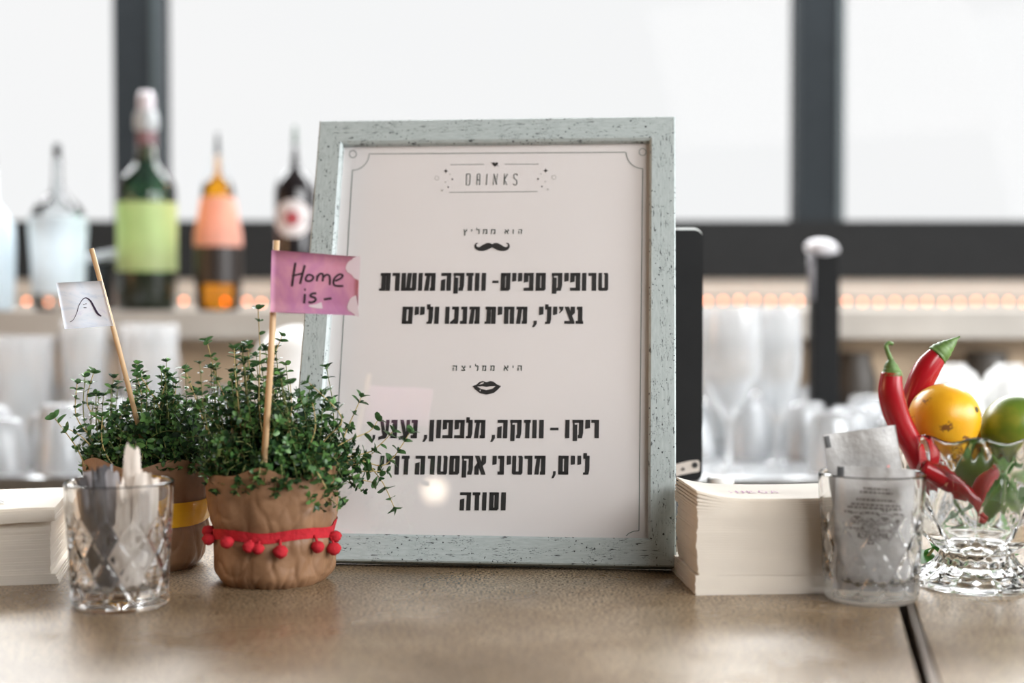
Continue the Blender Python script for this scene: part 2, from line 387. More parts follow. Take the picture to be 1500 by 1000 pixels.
def line_of(name, items, ox, oy, sc, yT, yB, s, b, mat=INK):
    g = G()
    for ch, x0, x1 in items:
        xm = (x0+x1)/2
        ax, ay = uvp(ox+x0/sc, oy+(yT+yB)/2/sc); bx, by = uvp(ox+x1/sc, oy+(yT+yB)/2/sc)
        _, vT = uvp(ox+xm/sc, oy+yT/sc); _, vB = uvp(ox+xm/sc, oy+yB/sc); H = vT-vB
        for p in glyph(ch, (bx-ax)/H, s, b):
            g.poly([(ax+x*H, vB+y*H) for x, y in p], None, PZ+.0003)
    return g.build(name, mat, fr_)
sc4 = 1500/370
line_of('lettering', [('ט',1365,1423),('ר',1305,1352),('ו',1268,1293),('פ',1197,1257),('י',1162,1188),('ק',1087,1150),('ס',993,1052),('פ',922,980),('י',887,912),('י',852,877),('ס',785,842),('-',735,772),
    ('ו',671,697),('ו',632,658),('ד',578,622),('ק',503,568),('ה',430,490),('מ',332,397),('ו',296,320),('ש',195,285),('ר',140,185),('ת',65,130)], 540, 380, sc4, 80, 186, .235, .17)
line_of('lettering', [('ב',1230,1275),('צ',1163,1225),("'",1130,1157),('י',1095,1120),('ל',1047,1085),('י',1012,1038),(',',972,1000),('מ',877,942),('ח',803,865),('י',767,793),('ת',690,755),('מ',597,660),
    ('נ',545,585),('ג',485,535),('ו',455,480),('ו',392,418),('ל',345,382),('י',305,332),('י',273,298),('ם',200,262)], 540, 380, sc4, 280, 382, .24, .17)
line_of('lettering', [('ר',1322,1368),('י',1287,1315),('ק',1210,1275),('ו',1168,1193),('-',1078,1128),('ו',1013,1040),('ו',973,998),('ד',922,962),('ק',840,908),('ה',765,825),(',',725,752),('מ',627,693),('ל',578,617),
    ('פ',510,570),('פ',440,500),('ו',403,430),('ן',362,388),(',',323,350),('נ',252,290),('ע',186,245),('נ',132,170),('ע',65,122),(',',18,42)], 540, 600, sc4, 60, 169, .23, .165)
line_of('lettering', [('ל',1275,1312),('י',1240,1262),('י',1200,1225),('ם',1127,1187),(',',1087,1112),('מ',985,1050),('ר',925,972),('ט',853,915),('י',820,845),('נ',767,805),('י',735,760),('א',630,697),
    ('ק',552,620),('ס',480,540),('ט',408,468),('ר',350,393),('ה',277,335),('ד',195,242),('ר',140,182),('י',105,130),('י',68,92)], 540, 600, sc4, 273, 385, .23, .165)
line_of('lettering', [('ו',787,815),('ס',717,773),('ו',675,700),('ד',617,662),('ה',543,607)], 540, 600, sc4, 490, 598, .235, .165)
s6 = 1500/260
line_of('small_lettering', [('ה',920,950),('ו',872,880),('א',803,838),('מ',687,725),('מ',620,657),('ל',563,592),('י',520,528),('ץ',455,486)], 600, 220, s6, 668, 708, .19, .17, DARKINK)
line_of('small_lettering', [('ה',885,910),('י',855,861),('א',803,830),('מ',723,748),('מ',675,698),('ל',632,652),('י',600,606),('צ',550,575),('ה',500,525)], 540, 520, sc4, 62, 93, .19, .17, DARKINK)

def U(pts, ox, oy, sc): return [uvp(ox+x/sc, oy+y/sc) for x, y in pts]
K = 1/ s6 * .00056
g = G()
def stroke(g, pts, w=7.5): g.ribbon(U(pts, 600, 220, s6), w*K, None, PZ+.0003)
for st in ([(482,201),(478,293),(500,296),(508,288),(513,208),(506,201),(481,202)], [(567,295),(573,206),(580,200),(592,201),(595,210),(591,295)], [(569,252),(593,252)], [(655,200),(648,294)],
           [(707,294),(713,201),(736,293),(742,200)], [(803,200),(798,294)], [(827,200),(803,250),(822,294)], [(911,215),(905,201),(889,201),(880,212),(882,236),(906,256),(906,284),(899,294),(882,294),(876,282)]):
    stroke(g, st)
stroke(g, [(713,201),(736,293)], 9)
g.build('drinks_lettering', DARKINK, fr_)
g = G()
for st in ([(345,123),(630,120)], [(805,119),(1090,119)], [(335,357),(1082,350)]): stroke(g, st, 5)
stroke(g, [(685,101),(705,115)], 4); stroke(g, [(738,128),(756,138)], 4)
def ring(g, cx, cy, r, w, ox, oy, sc, kk): g.ribbon(U([(cx+r*math.cos(a*PI/12), cy+r*math.sin(a*PI/12)) for a in range(24)], ox, oy, sc), w*kk, None, PZ+.0003, True)
# border line with scooped corners
s2 = 1500/520; KB = .0011/2.2
tl, tr_ = (107, 190), (1331, 181)
def arc(c, r, a0, a1, n=14): return [(c[0]+r*math.cos(a0+(a1-a0)*i/n), c[1]+r*math.sin(a0+(a1-a0)*i/n)) for i in range(n+1)]
bd = U(arc((105,188), 70, PI/2, 0.03)+[(178,189),(1258,182)]+arc((1331,181), 70, PI*.98, PI/2), 480, 160, s2)
br_ = [uvp(936, 777)]; bl_ = [uvp(485, 777)]
g.ribbon(bd, 0.0007, None, PZ+.0003)
g.ribbon([bd[0], bl_[0]], 0.0007, None, PZ+.0003); g.ribbon([bd[-1], br_[0]], 0.0007, None, PZ+.0003)
for r_, c in ((15, tl), (15, tr_)): ring(g, c[0], c[1], r_, 1, 480, 160, s2, .0006)
g.ribbon([uvp(936, 777), uvp(928, 778), uvp(921, 781), uvp(917, 785)], .0007, None, PZ+.0003)
g.ribbon([uvp(485, 777), uvp(492, 777), uvp(498, 780), uvp(502, 785)], .0007, None, PZ+.0003)
g.build('border_line', GREYINK, fr_)
PALEINK = plain('pale_ink', (190, 188, 184), .5, .02)
def cpoly(g, cx, cy, r): g.poly(U([(cx+r*math.cos(a*PI/4), cy+r*math.sin(a*PI/4)) for a in range(8)], 600, 220, s6), None, PZ+.0003)
for cx, cy, r in ((230,236,17),(1220,230,17)):
    g = G(); ring(g, cx, cy, r, 5, 600, 220, s6, K); g.build('ring_print', PALEINK, fr_)
g = G()
for c in ((275,340,9),(342,205,6),(303,270,6),(1110,200,6),(1146,266,6),(1168,332,8)): cpoly(g, *c)
g.build('pale_dots', PALEINK, fr_, kind='stuff')
for cx, cy in ((307,177),(1150,173)):
    pts = []
    for k in range(8):
        r = 21 if k % 2 == 0 else 8; pts.append((cx+r*math.cos(k*PI/4), cy+r*math.sin(k*PI/4)))
    G().poly(U(pts, 600, 220, s6), None, PZ+.0003).build('star_print', INK, fr_)
g = G()
for cx, cy in ((362,246),(327,312),(1087,243),(1118,307)): cpoly(g, cx, cy, 7)
g.build('dark_dots', INK, fr_, kind='stuff')
G().poly(U([(723,112),(716,104),(706,102),(699,109),(702,122),(722,140),(744,122),(748,109),(740,102),(730,104)], 600, 220, s6), None, PZ+.0003).build('heart_print', INK, fr_)
half = [(665,783),(645,787),(620,800),(600,813),(588,819),(575,818),(566,809),(565,798),(571,790),(582,788),(572,782),(560,786),(551,797),(548,812),(553,828),(567,842),(590,850),(620,852),(650,845),(675,833),(690,825)]
mo = [(698,795),(684,786)]+half+[(698,822)]+[(1396-x, y) for x, y in reversed(half)]+[(712,786)]
G().poly(U(mo, 600, 220, s6), None, PZ+.0003).build('moustache_print', INK, fr_)
lips = G().poly(U([(617,184),(640,176),(660,158),(680,154),(700,161),(722,154),(742,158),(765,176),(787,184),(770,203),(745,224),(700,235),(660,225),(635,205)], 540, 520, sc4), None, PZ+.0003).build('lips_print', INK, fr_)
g = G()
for p in ([(645,187),(680,186),(700,190),(720,186),(755,184),(735,200),(700,208),(668,201)], [(655,177),(668,166),(683,161),(684,168),(672,172)], [(660,207),(666,207),(664,216),(660,214)]):
    g.poly(U(p, 540, 520, sc4), None, PZ+.0005)
g.build('lips_highlight', plain('paper_white', (232, 226, 224), .6, .01), lips)
# easel strut at the back of the frame
G().box((FW/2-.03, .02, -TH-.002), (FW/2+.03, FH*.62, -TH+.0004)).build('easel_back', BLACK, fr_)

# pendant lamp behind the viewer, mirrored in the menu glass
q = FM @ Vector((*uvp(636, 718, PZ+.003), PZ+.003)); nrm = (FM.to_3x3() @ Vector((0, 0, 1))).normalized()
vd = (q-Vector((0, 0, EYE))).normalized(); rd = vd - 2*vd.dot(nrm)*nrm
lp = q + rd*2.1
pl = empty('pendant_lamp', lp, 'round warm pendant bulb hanging over the bar, mirrored in the menu glass', 'lamp')
G().sphere((0, 0, 0), .028, 20, 12).build('bulb', emit('lamp_glow', (255, 236, 214), 4.6), pl)
G().tube([(0, 0, .02), (0, 0, .06)], .012, 12).tube([(0, 0, .06), (0, 0, 1.8-lp.z)], .002, 6).build('cord', BLACK, pl)

# ---------------------------------------------------------------- monitor behind the frame
mr = P(1030, 500, 1.30)
mo_ = empty('monitor', (0, 0, 0), 'black touch screen terminal standing behind the menu frame', 'monitor')
xr = P(1031, 520, 1.31).x; xl = xr-.33; zt = P(0, 336, 1.31).z; zbm = P(0, 706, 1.31).z
def rrect(x0, z0, x1, z1, r, n=5):
    out = []
    for cx, cz, a in ((x1-r, z0+r, -PI/2), (x1-r, z1-r, 0), (x0+r, z1-r, PI/2), (x0+r, z0+r, PI)):
        out += [(cx+r*math.cos(a+PI/2*k/n), cz+r*math.sin(a+PI/2*k/n)) for k in range(n+1)]
    return out
MX = Matrix.Translation((0, 1.318, 0)) @ Matrix.Rotation(PI/2, 4, 'X')
G().prism(rrect(xl, zbm, xr, zt, .008), -.03, 0, MX).build('casing', plain('casing_black', (38, 39, 40), .5, Specular_IOR_Level=.1), mo_)
G().prism(rrect(xl-.0012, zbm+.012, xr+.0004, zt+.0024, .009), -.014, -.006, MX).build('silver_edge', plain('silver_edge', (246, 250, 248), .3), mo_)
a0, a1 = Pz(0, 0), None
g = G()
pts = [(P(x, y, 1.316).x, P(x, y, 1.316).z) for x, y in ((960, 701), (975, 699), (992, 697), (1010, 693), (1023, 691), (1025, 689), (1025, 677), (1023, 674), (1010, 675), (990, 680), (970, 686), (960, 688))]
lab = G().prism(pts, .0, .0012, MX).build('silver_plate', plain('plate_pinkish', (206, 198, 190), .4), mo_)
g = G()
for cx, cy, r in ((1018, 681, 4.4), (1001, 687, 2.2)):
    c = P(cx, cy, 1.316); rr = r/F*1.316
    g.prism([(c.x+rr*math.cos(k*PI/6), c.z+rr*math.sin(k*PI/6)) for k in range(12)], .001, .0018, MX)
g.build('button', INK, lab)
G().box((xl+.06, 1.325, .012), (xr-.015, 1.365, zbm+.02)).box((xl+.02, 1.27, 0), (xr-.008, 1.44, .012)).build('stand', plain('stand_grey', (96, 98, 100), .3), mo_, bevel=.003)

# small jar with a white lid
c = P(1055, 702, 1.33)
j = empty('jar', (c.x, 1.33, 0), 'small dark jar with a white lid behind the taller napkin stack', 'jar')
G().lathe([(0, 0), (.014, 0), (.0155, .002), (.0155, c.z-.012), (.013, c.z-.008), (0, c.z-.008)], 24).build('body', plain('jar_green', (40, 52, 46), .2), j)
G().lathe([(0, c.z-.009), (.0125, c.z-.009), (.0128, c.z+.001), (.0115, c.z+.003), (0, c.z+.003)], 24).build('lid', WHITE, j)

exec_order = 0
# ---------------------------------------------------------------- napkin stacks
def napkin_stack(rng, O, yaw, wx, dy, n, H, side, group, lab_mid, lab_top, shape, printer):
    "O: the near corner; side=+1 the stack extends to +x, -1 to -x"
    base = Matrix.Translation(O) @ Matrix.Rotation(yaw, 4, 'Z')
    out = []
    t = H/n
    for k in range(n):
        z = k*t; top = k == n-1
        dx, dyf, dyb, sag, lift = shape((k+.5)/n, rng)
        nx, ny = 15, 9
        def q(i, j, up):
            u = i/(nx-1); v = j/(ny-1)
            x = side*(dx + u*wx); y = dyf + v*(dy-dyf+dyb)
            zz = z + t*(.995 if up else .0)
            zz += -sag*math.sin(PI*min(1, u*1.05)) + lift*(max(0, 1-u*5))**2
            zz += (.0003*math.sin(u*9+z*40)+.0001*math.sin(u*21+z*90))*(1-v)
            if k == 0 and not up: zz = 0
            e = .00022*math.sin(u*7+k*.7)+.00012*rng_noise(k, i)
            if j == 0: y += e + (0 if up else .00035)
            if i == 0: x += side*(.0005*rng_noise(k+50, j))
            return (x, y, max(zz, 0 if not up else .0006))
        def rng_noise(a, b): return noise.noise(Vector((a*.73+3, b*1.9, 7.7)))
        g = G()
        g.grid(lambda i, j: q(i, j, True), nx, ny, False, False, False)
        nb = len(g.v)
        g.grid(lambda i, j: q(i, j, False), nx, ny, False, False, False)
        rim = [i*ny for i in range(nx)]+[(nx-1)*ny+j for j in range(1, ny)]+[i*ny+ny-1 for i in range(nx-2, -1, -1)]+[j for j in range(ny-2, 0, -1)]
        m = len(rim)
        for a in range(m): g.f.append((rim[a], rim[(a+1) % m], rim[(a+1) % m]+nb, rim[a]+nb)); g.sm.append(False)
        o = g.build('paper_napkin', NAPKIN); o.matrix_world = base
        tag(o, lab_top if top else lab_mid, 'napkin', group)
        if top: printer(o, z+t, dx, sag)
rng = random.Random(4)
A = Pz(1021, 872); B = Pz(1200, 866)
yawR = math.atan2(B.y-A.y, B.x-A.x)*.45
def shR(f, r):
    j = r.uniform(-.0004, .0004)
    if f < .20: return (-.0005+j-.0008*f*5, 0.0006*f*5, .0, 0.0005*f*5, 0)
    if f < .80: return (0.0004+j+.001*math.sin(f*9), .0006+j*.3, -.02, .0012*f, 0)
    return (-.0004+.001*(f-.8)*5+j, .0006+.006*((f-.8)*5)**3, -.012, .0012*f+.0012*(f-.8)*5, .005*((f-.8)*5)**2)
PURPLE = plain('purple_ink', (168, 70, 150), .6)
def printR(o, z, dx, sag):
    g = G()
    for k, (ch) in enumerate('BURGA'):
        for st in {'B': [[(0,0),(0,1),(.6,.9),(0,.5),(.7,.2),(0,0)]], 'U': [[(0,1),(0,.2),(.5,0),(.8,.3),(.8,1)]], 'R': [[(0,0),(0,1),(.7,.8),(0,.5),(.8,0)]], 'G': [[(.8,.9),(.2,1),(0,.5),(.3,0),(.8,.1),(.8,.5),(.5,.5)]], 'A': [[(0,0),(.4,1),(.8,0)],[(.2,.4),(.6,.4)]]}[ch]:
            g.ribbon([(.030+k*.0085+x*.006, .020+y*.012) for x, y in st], .0013)
    pr = g.build('printed_word', PURPLE, o); pr.location = (0, .014, z-sag*.92+.0006)
napkin_stack(rng, A, yawR, .16, .100, 40, .0715, 1, 'paper napkins in the stack beside the cut glass of sachets',
    'cream paper napkin within the tall stack beside the menu frame', 'top cream napkin with purple print on the stack beside the menu frame', shR, printR)
A2 = Pz(82, 855)
def shL(f, r):
    j = r.uniform(-.0003, .0003)
    if f < .12: return (j-.0025*(1-f/.12), 0, 0, 0, 0)
    if f < .66: return (.0042+j, .002+j, 0, .0004, 0)
    if f < .80: return (.003+j, .001, 0, .0006, 0)
    return (-.0015+j+.001, -.006-.003*math.sin((f-.8)*14), .0, .001, -.0008*((f-.8)*5)**2)
def printL(o, z, dx, sag):
    g = G()
    for st in ([(-.118,.0),(-.104,.026)], [(-.104,.026),(-.09,.002)], [(-.107,.012),(-.094,.012)], [(-.098,.026),(-.088,.004)]): g.ribbon([(x+.048, y+.012) for x, y in st], .0016)
    pr = g.build('printed_letter', INK, o); pr.location = (0, .004, z+.0004)
    g = G()
    for x in (-.064, -.055): g.ribbon([(x, .006), (x+.004, .008)], .003)
    pr = g.build('printed_mark', PURPLE, o); pr.location = (0, .002, z+.0004)
napkin_stack(rng, A2, .19, .16, .11, 32, .060, -1, 'paper napkins in the low stack beside the thyme pots',
    'cream paper napkin within the low stack beside the thyme pots', 'top cream napkin with a black letter, beside the thyme pots', shL, printL)

# ---------------------------------------------------------------- plants in brown paper
PAPER = brownpaper()
LEAF_A = leafmat('thyme_leaf', srgb(26, 48, 30), srgb(46, 84, 46), srgb(104, 148, 80))
STEM = plain('thyme_stem', (178, 158, 104), .55, .12, 120)
STEMG = plain('green_stem', (112, 118, 66), .55, .15, 120)
SOIL = plain('dark_soil', (44, 36, 30), .9, .3, 200, .6, .001)
def leaf_geo(g, M, L, wd, cup=.25):
    st = (0, .28, .58, .84, 1); ww = (.10, .50, .52, .36, .05)
    vs = []
    for s, w in zip(st, ww):
        d = -.30*L*s*s
        vs += [(s*L, -w*wd, d+cup*w*wd), (s*L, 0, d), (s*L, w*wd, d+cup*w*wd)]
    fs = []
    for k in range(4):
        a = 3*k; b = a+3; fs += [(a, b, b+1, a+1), (a+1, b+1, b+2, a+2)]
    g.add(vs, fs, True, M)
lg = G(); leaf_geo(lg, None, 1, .62); LEAFMESH = lg.mesh('leaf', LEAF_A)
def frame_at(p, d, up):
    x = d.normalized(); y = up.cross(x)
    if y.length < 1e-4: y = Vector((1, 0, 0)).cross(x)
    y.normalize(); z = x.cross(y)
    M = Matrix((x, y, z)).transposed().to_4x4(); M.translation = p; return M
def roll(t, d, rng):
    return Matrix.Rotation(rng.uniform(-.95, .95), 3, d.normalized()) @ t
def sprig(stems, leaves, pts, size, rng, each=None, r0=.0006, step=.0085, start=.0, skip=0, tuft=None):
    pts = catmull(pts, 6); n = len(pts)
    stems.tube(pts, [r0*(1.25-.7*i/n) for i in range(n)], 5)
    acc = 0; nxt = step*start+.002; side = rng.uniform(0, PI)
    tot = sum((pts[i+1]-pts[i]).length for i in range(n-1))
    def put(M, L):
        if each is not None: each.append(M @ Matrix.Scale(L, 4))
        else: leaf_geo(leaves, M, L, L*rng.uniform(.5, .68))
    for i in range(n-1):
        seg = pts[i+1]-pts[i]; l = seg.length; t = seg.normalized()
        while nxt <= acc+l:
            p = pts[i]+seg*((nxt-acc)/l); f = nxt/tot
            side += PI/2+rng.uniform(-.3, .3)
            u = t.orthogonal().normalized(); w = t.cross(u)
            L = size*(1.05-.45*f)*rng.uniform(.75, 1.2)
            if f < skip: nxt += step*rng.uniform(.75, 1.15); continue
            for s in (0, PI):
                if rng.random() < .06: continue
                a = side+s; d = (u*math.cos(a)+w*math.sin(a)) + t*rng.uniform(.25, .7) + Vector((0, 0, rng.uniform(-.1, .25)))
                put(frame_at(p, d, roll(t, d, rng)), L)
                if each is None and rng.random() < .5:
                    d2 = d+t*1.2; put(frame_at(p, d2, roll(t, d2, rng)), L*.5)
                if tuft is not None:
                    for q_ in range(2):
                        d2 = d*.7+t*1.1+w*rng.uniform(-.6, .6); l2 = L*rng.uniform(.35, .55); leaf_geo(tuft, frame_at(p, d2, roll(t, d2, rng)), l2, l2*.6)
            nxt += step*rng.uniform(.75, 1.15)
        acc += l
    t = (pts[-1]-pts[-2]).normalized(); u = t.orthogonal().normalized(); w = t.cross(u)
    for k in range(5):
        a = k*2*PI/5+side; d = u*math.cos(a)+w*math.sin(a)+t*rng.uniform(.7, 1.3); put(frame_at(pts[-1], d, roll(t, d, rng)), size*rng.uniform(.5, .68))
def crumple(seed, r0, r1, H, rimf, pinch=None):
    def fn(a, t):
        "t 0 bottom .. 1 top"
        v = Vector((math.cos(a)*2.1, math.sin(a)*2.1, t*2.6+seed))
        r = r0+(r1-r0)*t**.9
        big = noise.noise(v*1.1)*.0028
        cr = 1-abs(noise.noise(v*.8+Vector((4, seed, 1))))*2
        cr2 = 1-abs(noise.noise(Vector((math.cos(a)*3.0, math.sin(a)*3.0, t*1.6+seed*2))))*2
        fold = -max(0, cr)**9*.0016*(.4+.6*(1-t)) - max(0, cr2)**9*.0009*(.3+.7*(1-t))
        rg = -abs(math.sin(a*9+seed+2.2*noise.noise(v*1.6)))**6*.0009*(1-t)
        rad = r + big + fold + rg + .0016
        if pinch:
            rad -= .0018*math.exp(-((t-pinch)/.07)**2)
        if t < .12: rad -= .006*(1-t/.12)**2 
        return rad, t*H*(1+rimf(a)*max(0, t-.6)/.4)
    return fn
def potted(name_label, C, r0, r1, H, rimf, seed, pinch):
    p = empty('potted_thyme', C, name_label, 'plant', 'herb pots on the bar')
    fn = crumple(seed, r0, r1, H, rimf, pinch)
    nt = 60; g = G(); N = 260
    def q(i, j):
        a = 2*PI*i/N; r, z = fn(a, j/nt); return (r*math.cos(a), r*math.sin(a), max(z, 0))
    g.grid(q, N, nt+1, True, False, True)
    def q2(i, j):
        a = 2*PI*i/N; r, z = fn(a, 1-j*.03); return ((r-.0006)*math.cos(a), (r-.0006)*math.sin(a), z-(.0 if j == 0 else .0))
    g.grid(q2, N, 8, True, False, True)
    g.f = g.f; g.lathe([(0, .0004), (r0*.8, .0004)], 24)
    g.build('paper_wrap', PAPER, p)
    G().lathe([(r1*.93, H*.74), (r1*.6, H*.79), (0, H*.8)], 28).build('soil', SOIL, p)
    return p, fn
C1 = Vector((P(398, 0, 1.088).x, 1.088, 0)); C2 = Vector((P(214, 0, 1.150).x, 1.150, 0))
def rim1(a): return .07*math.cos(a+.2)+.05*math.sin(a*3+1)+.03*math.sin(a*7)
def rim2(a): return .04+.03*max(0, math.cos(a-PI*.95))+.04*math.sin(a*5)
pot1, fn1 = potted('thyme in crinkled brown paper with a red pompom trim', C1, .0420, .0500, .0860, rim1, 2.0, .47)
pot2, fn2 = potted('thyme in brown paper with a shiny yellow ribbon, behind the tumbler of grey packets', C2, .0415, .0510, .0840, rim2, 8.0, .45)
def band(fn, H, z0, z1, off, wob, N=120):
    def q(i, j):
        a = 2*PI*i/N; z = z0+(z1-z0)*(j/3)+wob(a)
        r, _ = fn(a, z/H); k = off if j in (1, 2) else off*.7
        return ((r+k)*math.cos(a), (r+k)*math.sin(a), z)
    g = G().grid(q, N, 4, True, False, True)
    def q2(i, j):
        v = q(i, 3-j); l = math.hypot(v[0], v[1]); s = (l-.0006)/l; return (v[0]*s, v[1]*s, v[2])
    return g.grid(q2, N, 4, True, False, True)
RED = plain('red_felt', (176, 22, 36), .85, .12, 300, .7, .0012)
wob1 = lambda a: .0030*math.cos(a)*0 + .0028*math.cos(2*a+PI)*.3 + .0022*math.sin(a*1+.3) + .0012*math.sin(a*5)
rb = band(fn1, .086, .0378, .0458, .0012, wob1).build('red_trim', RED, pot1)
for px, py, r in ((313, 790, 8), (345, 794, 8.5), (378, 801, 8), (391, 804, 7.5), (422, 808, 9), (470, 801, 8.5), (487, 804, 9), (489, 786, 8), (300, 778, 8)):
    cx = px-398; aa = max(-.96, min(.96, cx/95.0)); a = -PI/2+math.asin(aa)
    zz = P(px, py, 1.088-.048*math.cos(math.asin(aa))).z
    rr, _ = fn1(a, zz/.086); R_ = r/F*1.05*1.12
    c = Vector((math.cos(a), math.sin(a), 0))*(rr+R_*.95); c.z = zz
    g = G().sphere(c, R_, 18, 12, lambda d, s=px: 1+.16*noise.noise(d*5+Vector((s, 0, 0)))+.05*noise.noise(d*16)+.12*abs(d.x)*(d.z > 0) - .10*(d.z < -.6))
    pm = g.build('pompom', RED, pot1)
    zb = .040+wob1(a); r2, _ = fn1(a, zb/.086)
    G().tube([(math.cos(a)*(r2+.0014), math.sin(a)*(r2+.0014), zb), c+Vector((0, 0, R_*.7))], .0011, 6).build('thread', RED, pm)
YEL = Mat('yellow_satin', srgb(226, 172, 40), .25)
YEL.bump(YEL.noise(60, YEL.coord((1, 1, 4))), .4, .001)
band(fn2, .084, .0335, .0530, .0014, lambda a: .004*math.sin(a*1+PI/2)+.0008*math.sin(a*4)).build('yellow_ribbon', YEL.m, pot2)

def grow(pot, C, seed, n, shape, hero, rtop, ztop, top_z, top_x):
    rng = random.Random(seed)
    st = G(); lf = G()
    for k in range(n):
        a = rng.uniform(0, 2*PI); rr = rtop*math.sqrt(rng.random())*.75
        b = Vector((rr*math.cos(a), rr*math.sin(a), ztop))
        e = shape(rng, a)
        m = b.lerp(e, .5)+Vector((0, 0, .012+.25*abs(e.x-b.x)*.4)); m.x += rng.uniform(-.006, .006); m.y += rng.uniform(-.006, .006)
        sprig(st, lf, [b, m, e], rng.uniform(.0066, .0100), rng, r0=.00045, step=.0062, start=rng.uniform(0, 2))
    for k in range(n//5):                    # skirt that spills over the paper rim
        a = rng.uniform(-PI*.98, -PI*.02); b = Vector((rtop*.6*math.cos(a), rtop*.6*math.sin(a), ztop))
        R_ = rtop+rng.uniform(-.002, .010); e = Vector((R_*math.cos(a), R_*math.sin(a), ztop+rng.uniform(.006, .028)))
        m = b.lerp(e, .55)+Vector((0, 0, .018)); sprig(st, lf, [b, m, e], rng.uniform(.007, .0105), rng, r0=.00045, step=.006)
    for k in range(26):                      # taller shoots that break the outline
        a = rng.uniform(0, 2*PI); rr = rng.uniform(.01, .055); zt2 = top_z-.35*rr+rng.uniform(-.012, .012)
        b = Vector((rr*.5*math.cos(a), rr*.4*math.sin(a), ztop)); e = Vector((rr*1.1*math.cos(a)+top_x, rr*.7*math.sin(a), zt2))
        m = b.lerp(e, .5)+Vector((rr*.3*math.cos(a), 0, 0)); sprig(st, lf, [b, m, e], rng.uniform(.0075, .0105), rng, r0=.0005, step=.0085)
    for h in hero:
        each = []; g = G(); pts = [P(x, y, C.y+d)-C for x, y, d in h[0]]
        sprig(g, None, pts, h[1]*1.28, rng, each, r0=.0006, step=h[2] if len(h) > 2 else .0088, skip=.36, tuft=lf)
        o = g.build('sprig', STEM, pot)
        for M in each: inst('leaf', LEAFMESH, o, M)
    st.build('stems', STEMG, pot, kind='stuff'); lf.build('foliage', LEAF_A, pot, kind='stuff')
def dome(cx, ax, ay, az, zc, lean=0):
    def fn(rng, a):
        while True:
            v = Vector((rng.uniform(-1, 1), rng.uniform(-1, 1), rng.uniform(-.35, 1)))
            if .30 < v.length < 1.0: break
        v *= rng.choice((1, 1, 1, 1.12))
        return Vector((cx+v.x*ax, v.y*ay, zc+v.z*az+lean*v.x))
    return fn
hero1 = [
 ([(392,680,-.02),(380,600,-.02),(381,520,-.015),(378,453,-.01)], .0085, .011),
 ([(400,680,-.01),(404,600,.0),(398,540,.0),(413,492,.005)], .0075),
 ([(350,690,.0),(335,600,-.01),(318,555,-.01),(303,500,-.01)], .0080),
 ([(360,690,.0),(350,600,-.02),(345,550,-.02),(343,510,-.02)], .0075),
 ([(410,680,-.02),(420,640,-.02),(427,600,-.02),(425,562,-.02)], .0080),
 ([(440,680,.0),(480,640,-.01),(500,610,-.015),(452,560,-.02)], .0085),
 ([(430,690,-.02),(450,660,-.025),(462,625,-.03),(458,590,-.03)], .0078),
 ([(450,680,-.01),(490,665,-.0),(512,620,.005),(529,582,.008)], .0088, .010),
 ([(450,690,-.01),(500,650,-.005),(540,632,.005),(553,616,.01)], .0088),
 ([(455,690,-.0),(505,670,.005),(545,660,.015),(575,632,.02)], .0088),
 ([(455,695,-.0),(520,675,.01),(565,680,.02),(600,634,.022)], .0095, .011),
 ([(450,700,.0),(520,672,.01),(556,700,.025),(577,742,.03)], .0098, .011),
 ([(450,700,-.0),(500,690,.01),(530,690,.015),(566,690,.02)], .0085),
 ([(330,690,.0),(300,620,-.01),(282,570,-.01),(270,540,-.01)], .0080),
 ([(440,700,-.035),(460,690,-.045),(470,700,-.05),(478,716,-.052)], .0095),
 ([(380,700,-.03),(376,690,-.045),(400,700,-.05),(420,708,-.052)], .0085),
 ([(450,690,.0),(490,670,.01),(520,680,.01),(548,662,.012)], .0088),
 ([(450,700,.0),(490,690,.01),(520,700,.01),(545,706,.012)], .0085),
 ([(352,690,.01),(356,600,.01),(365,540,.0),(362,505,.0)], .0075),
]
hero2 = [
 ([(150,690,-.02),(130,690,-.025),(112,655,-.03),(80,612,-.03)], .0095, .0095),
 ([(160,700,-.02),(140,650,-.02),(112,610,-.02),(113,562,-.02)], .0080),
 ([(170,690,-.0),(155,630,-.0),(128,592,-.0),(137,546,-.0)], .0085, .010),
 ([(180,690,-.0),(170,630,-.0),(187,590,-.0),(190,560,-.0)], .0075),
 ([(210,690,-.0),(235,610,-.01),(218,570,-.01),(205,550,-.01)], .0085),
 ([(230,690,-.0),(232,610,-.0),(238,580,.0),(244,550,.0)], .0080),
 ([(180,700,-.02),(150,670,-.03),(120,640,-.03),(100,628,-.035)], .0092, .010),
 ([(200,690,-.0),(190,620,-.0),(208,590,-.0),(199,545,-.0)], .0078),
 ([(240,690,-.0),(250,610,-.0),(256,580,.0),(258,562,.0)], .0080),
 ([(190,700,-.03),(165,680,-.04),(150,650,-.045),(150,610,-.045)], .0085),
]
grow(pot1, C1, 11, 280, dome(.002, .066, .050, .066, .092, -.014), hero1, .047, .068, .176, -.010)
rs = random.Random(99)
grow(pot2, C2, 12, 250, dome(.006, .060, .050, .048, .092, .004), hero2, .046, .071, .158, .0)

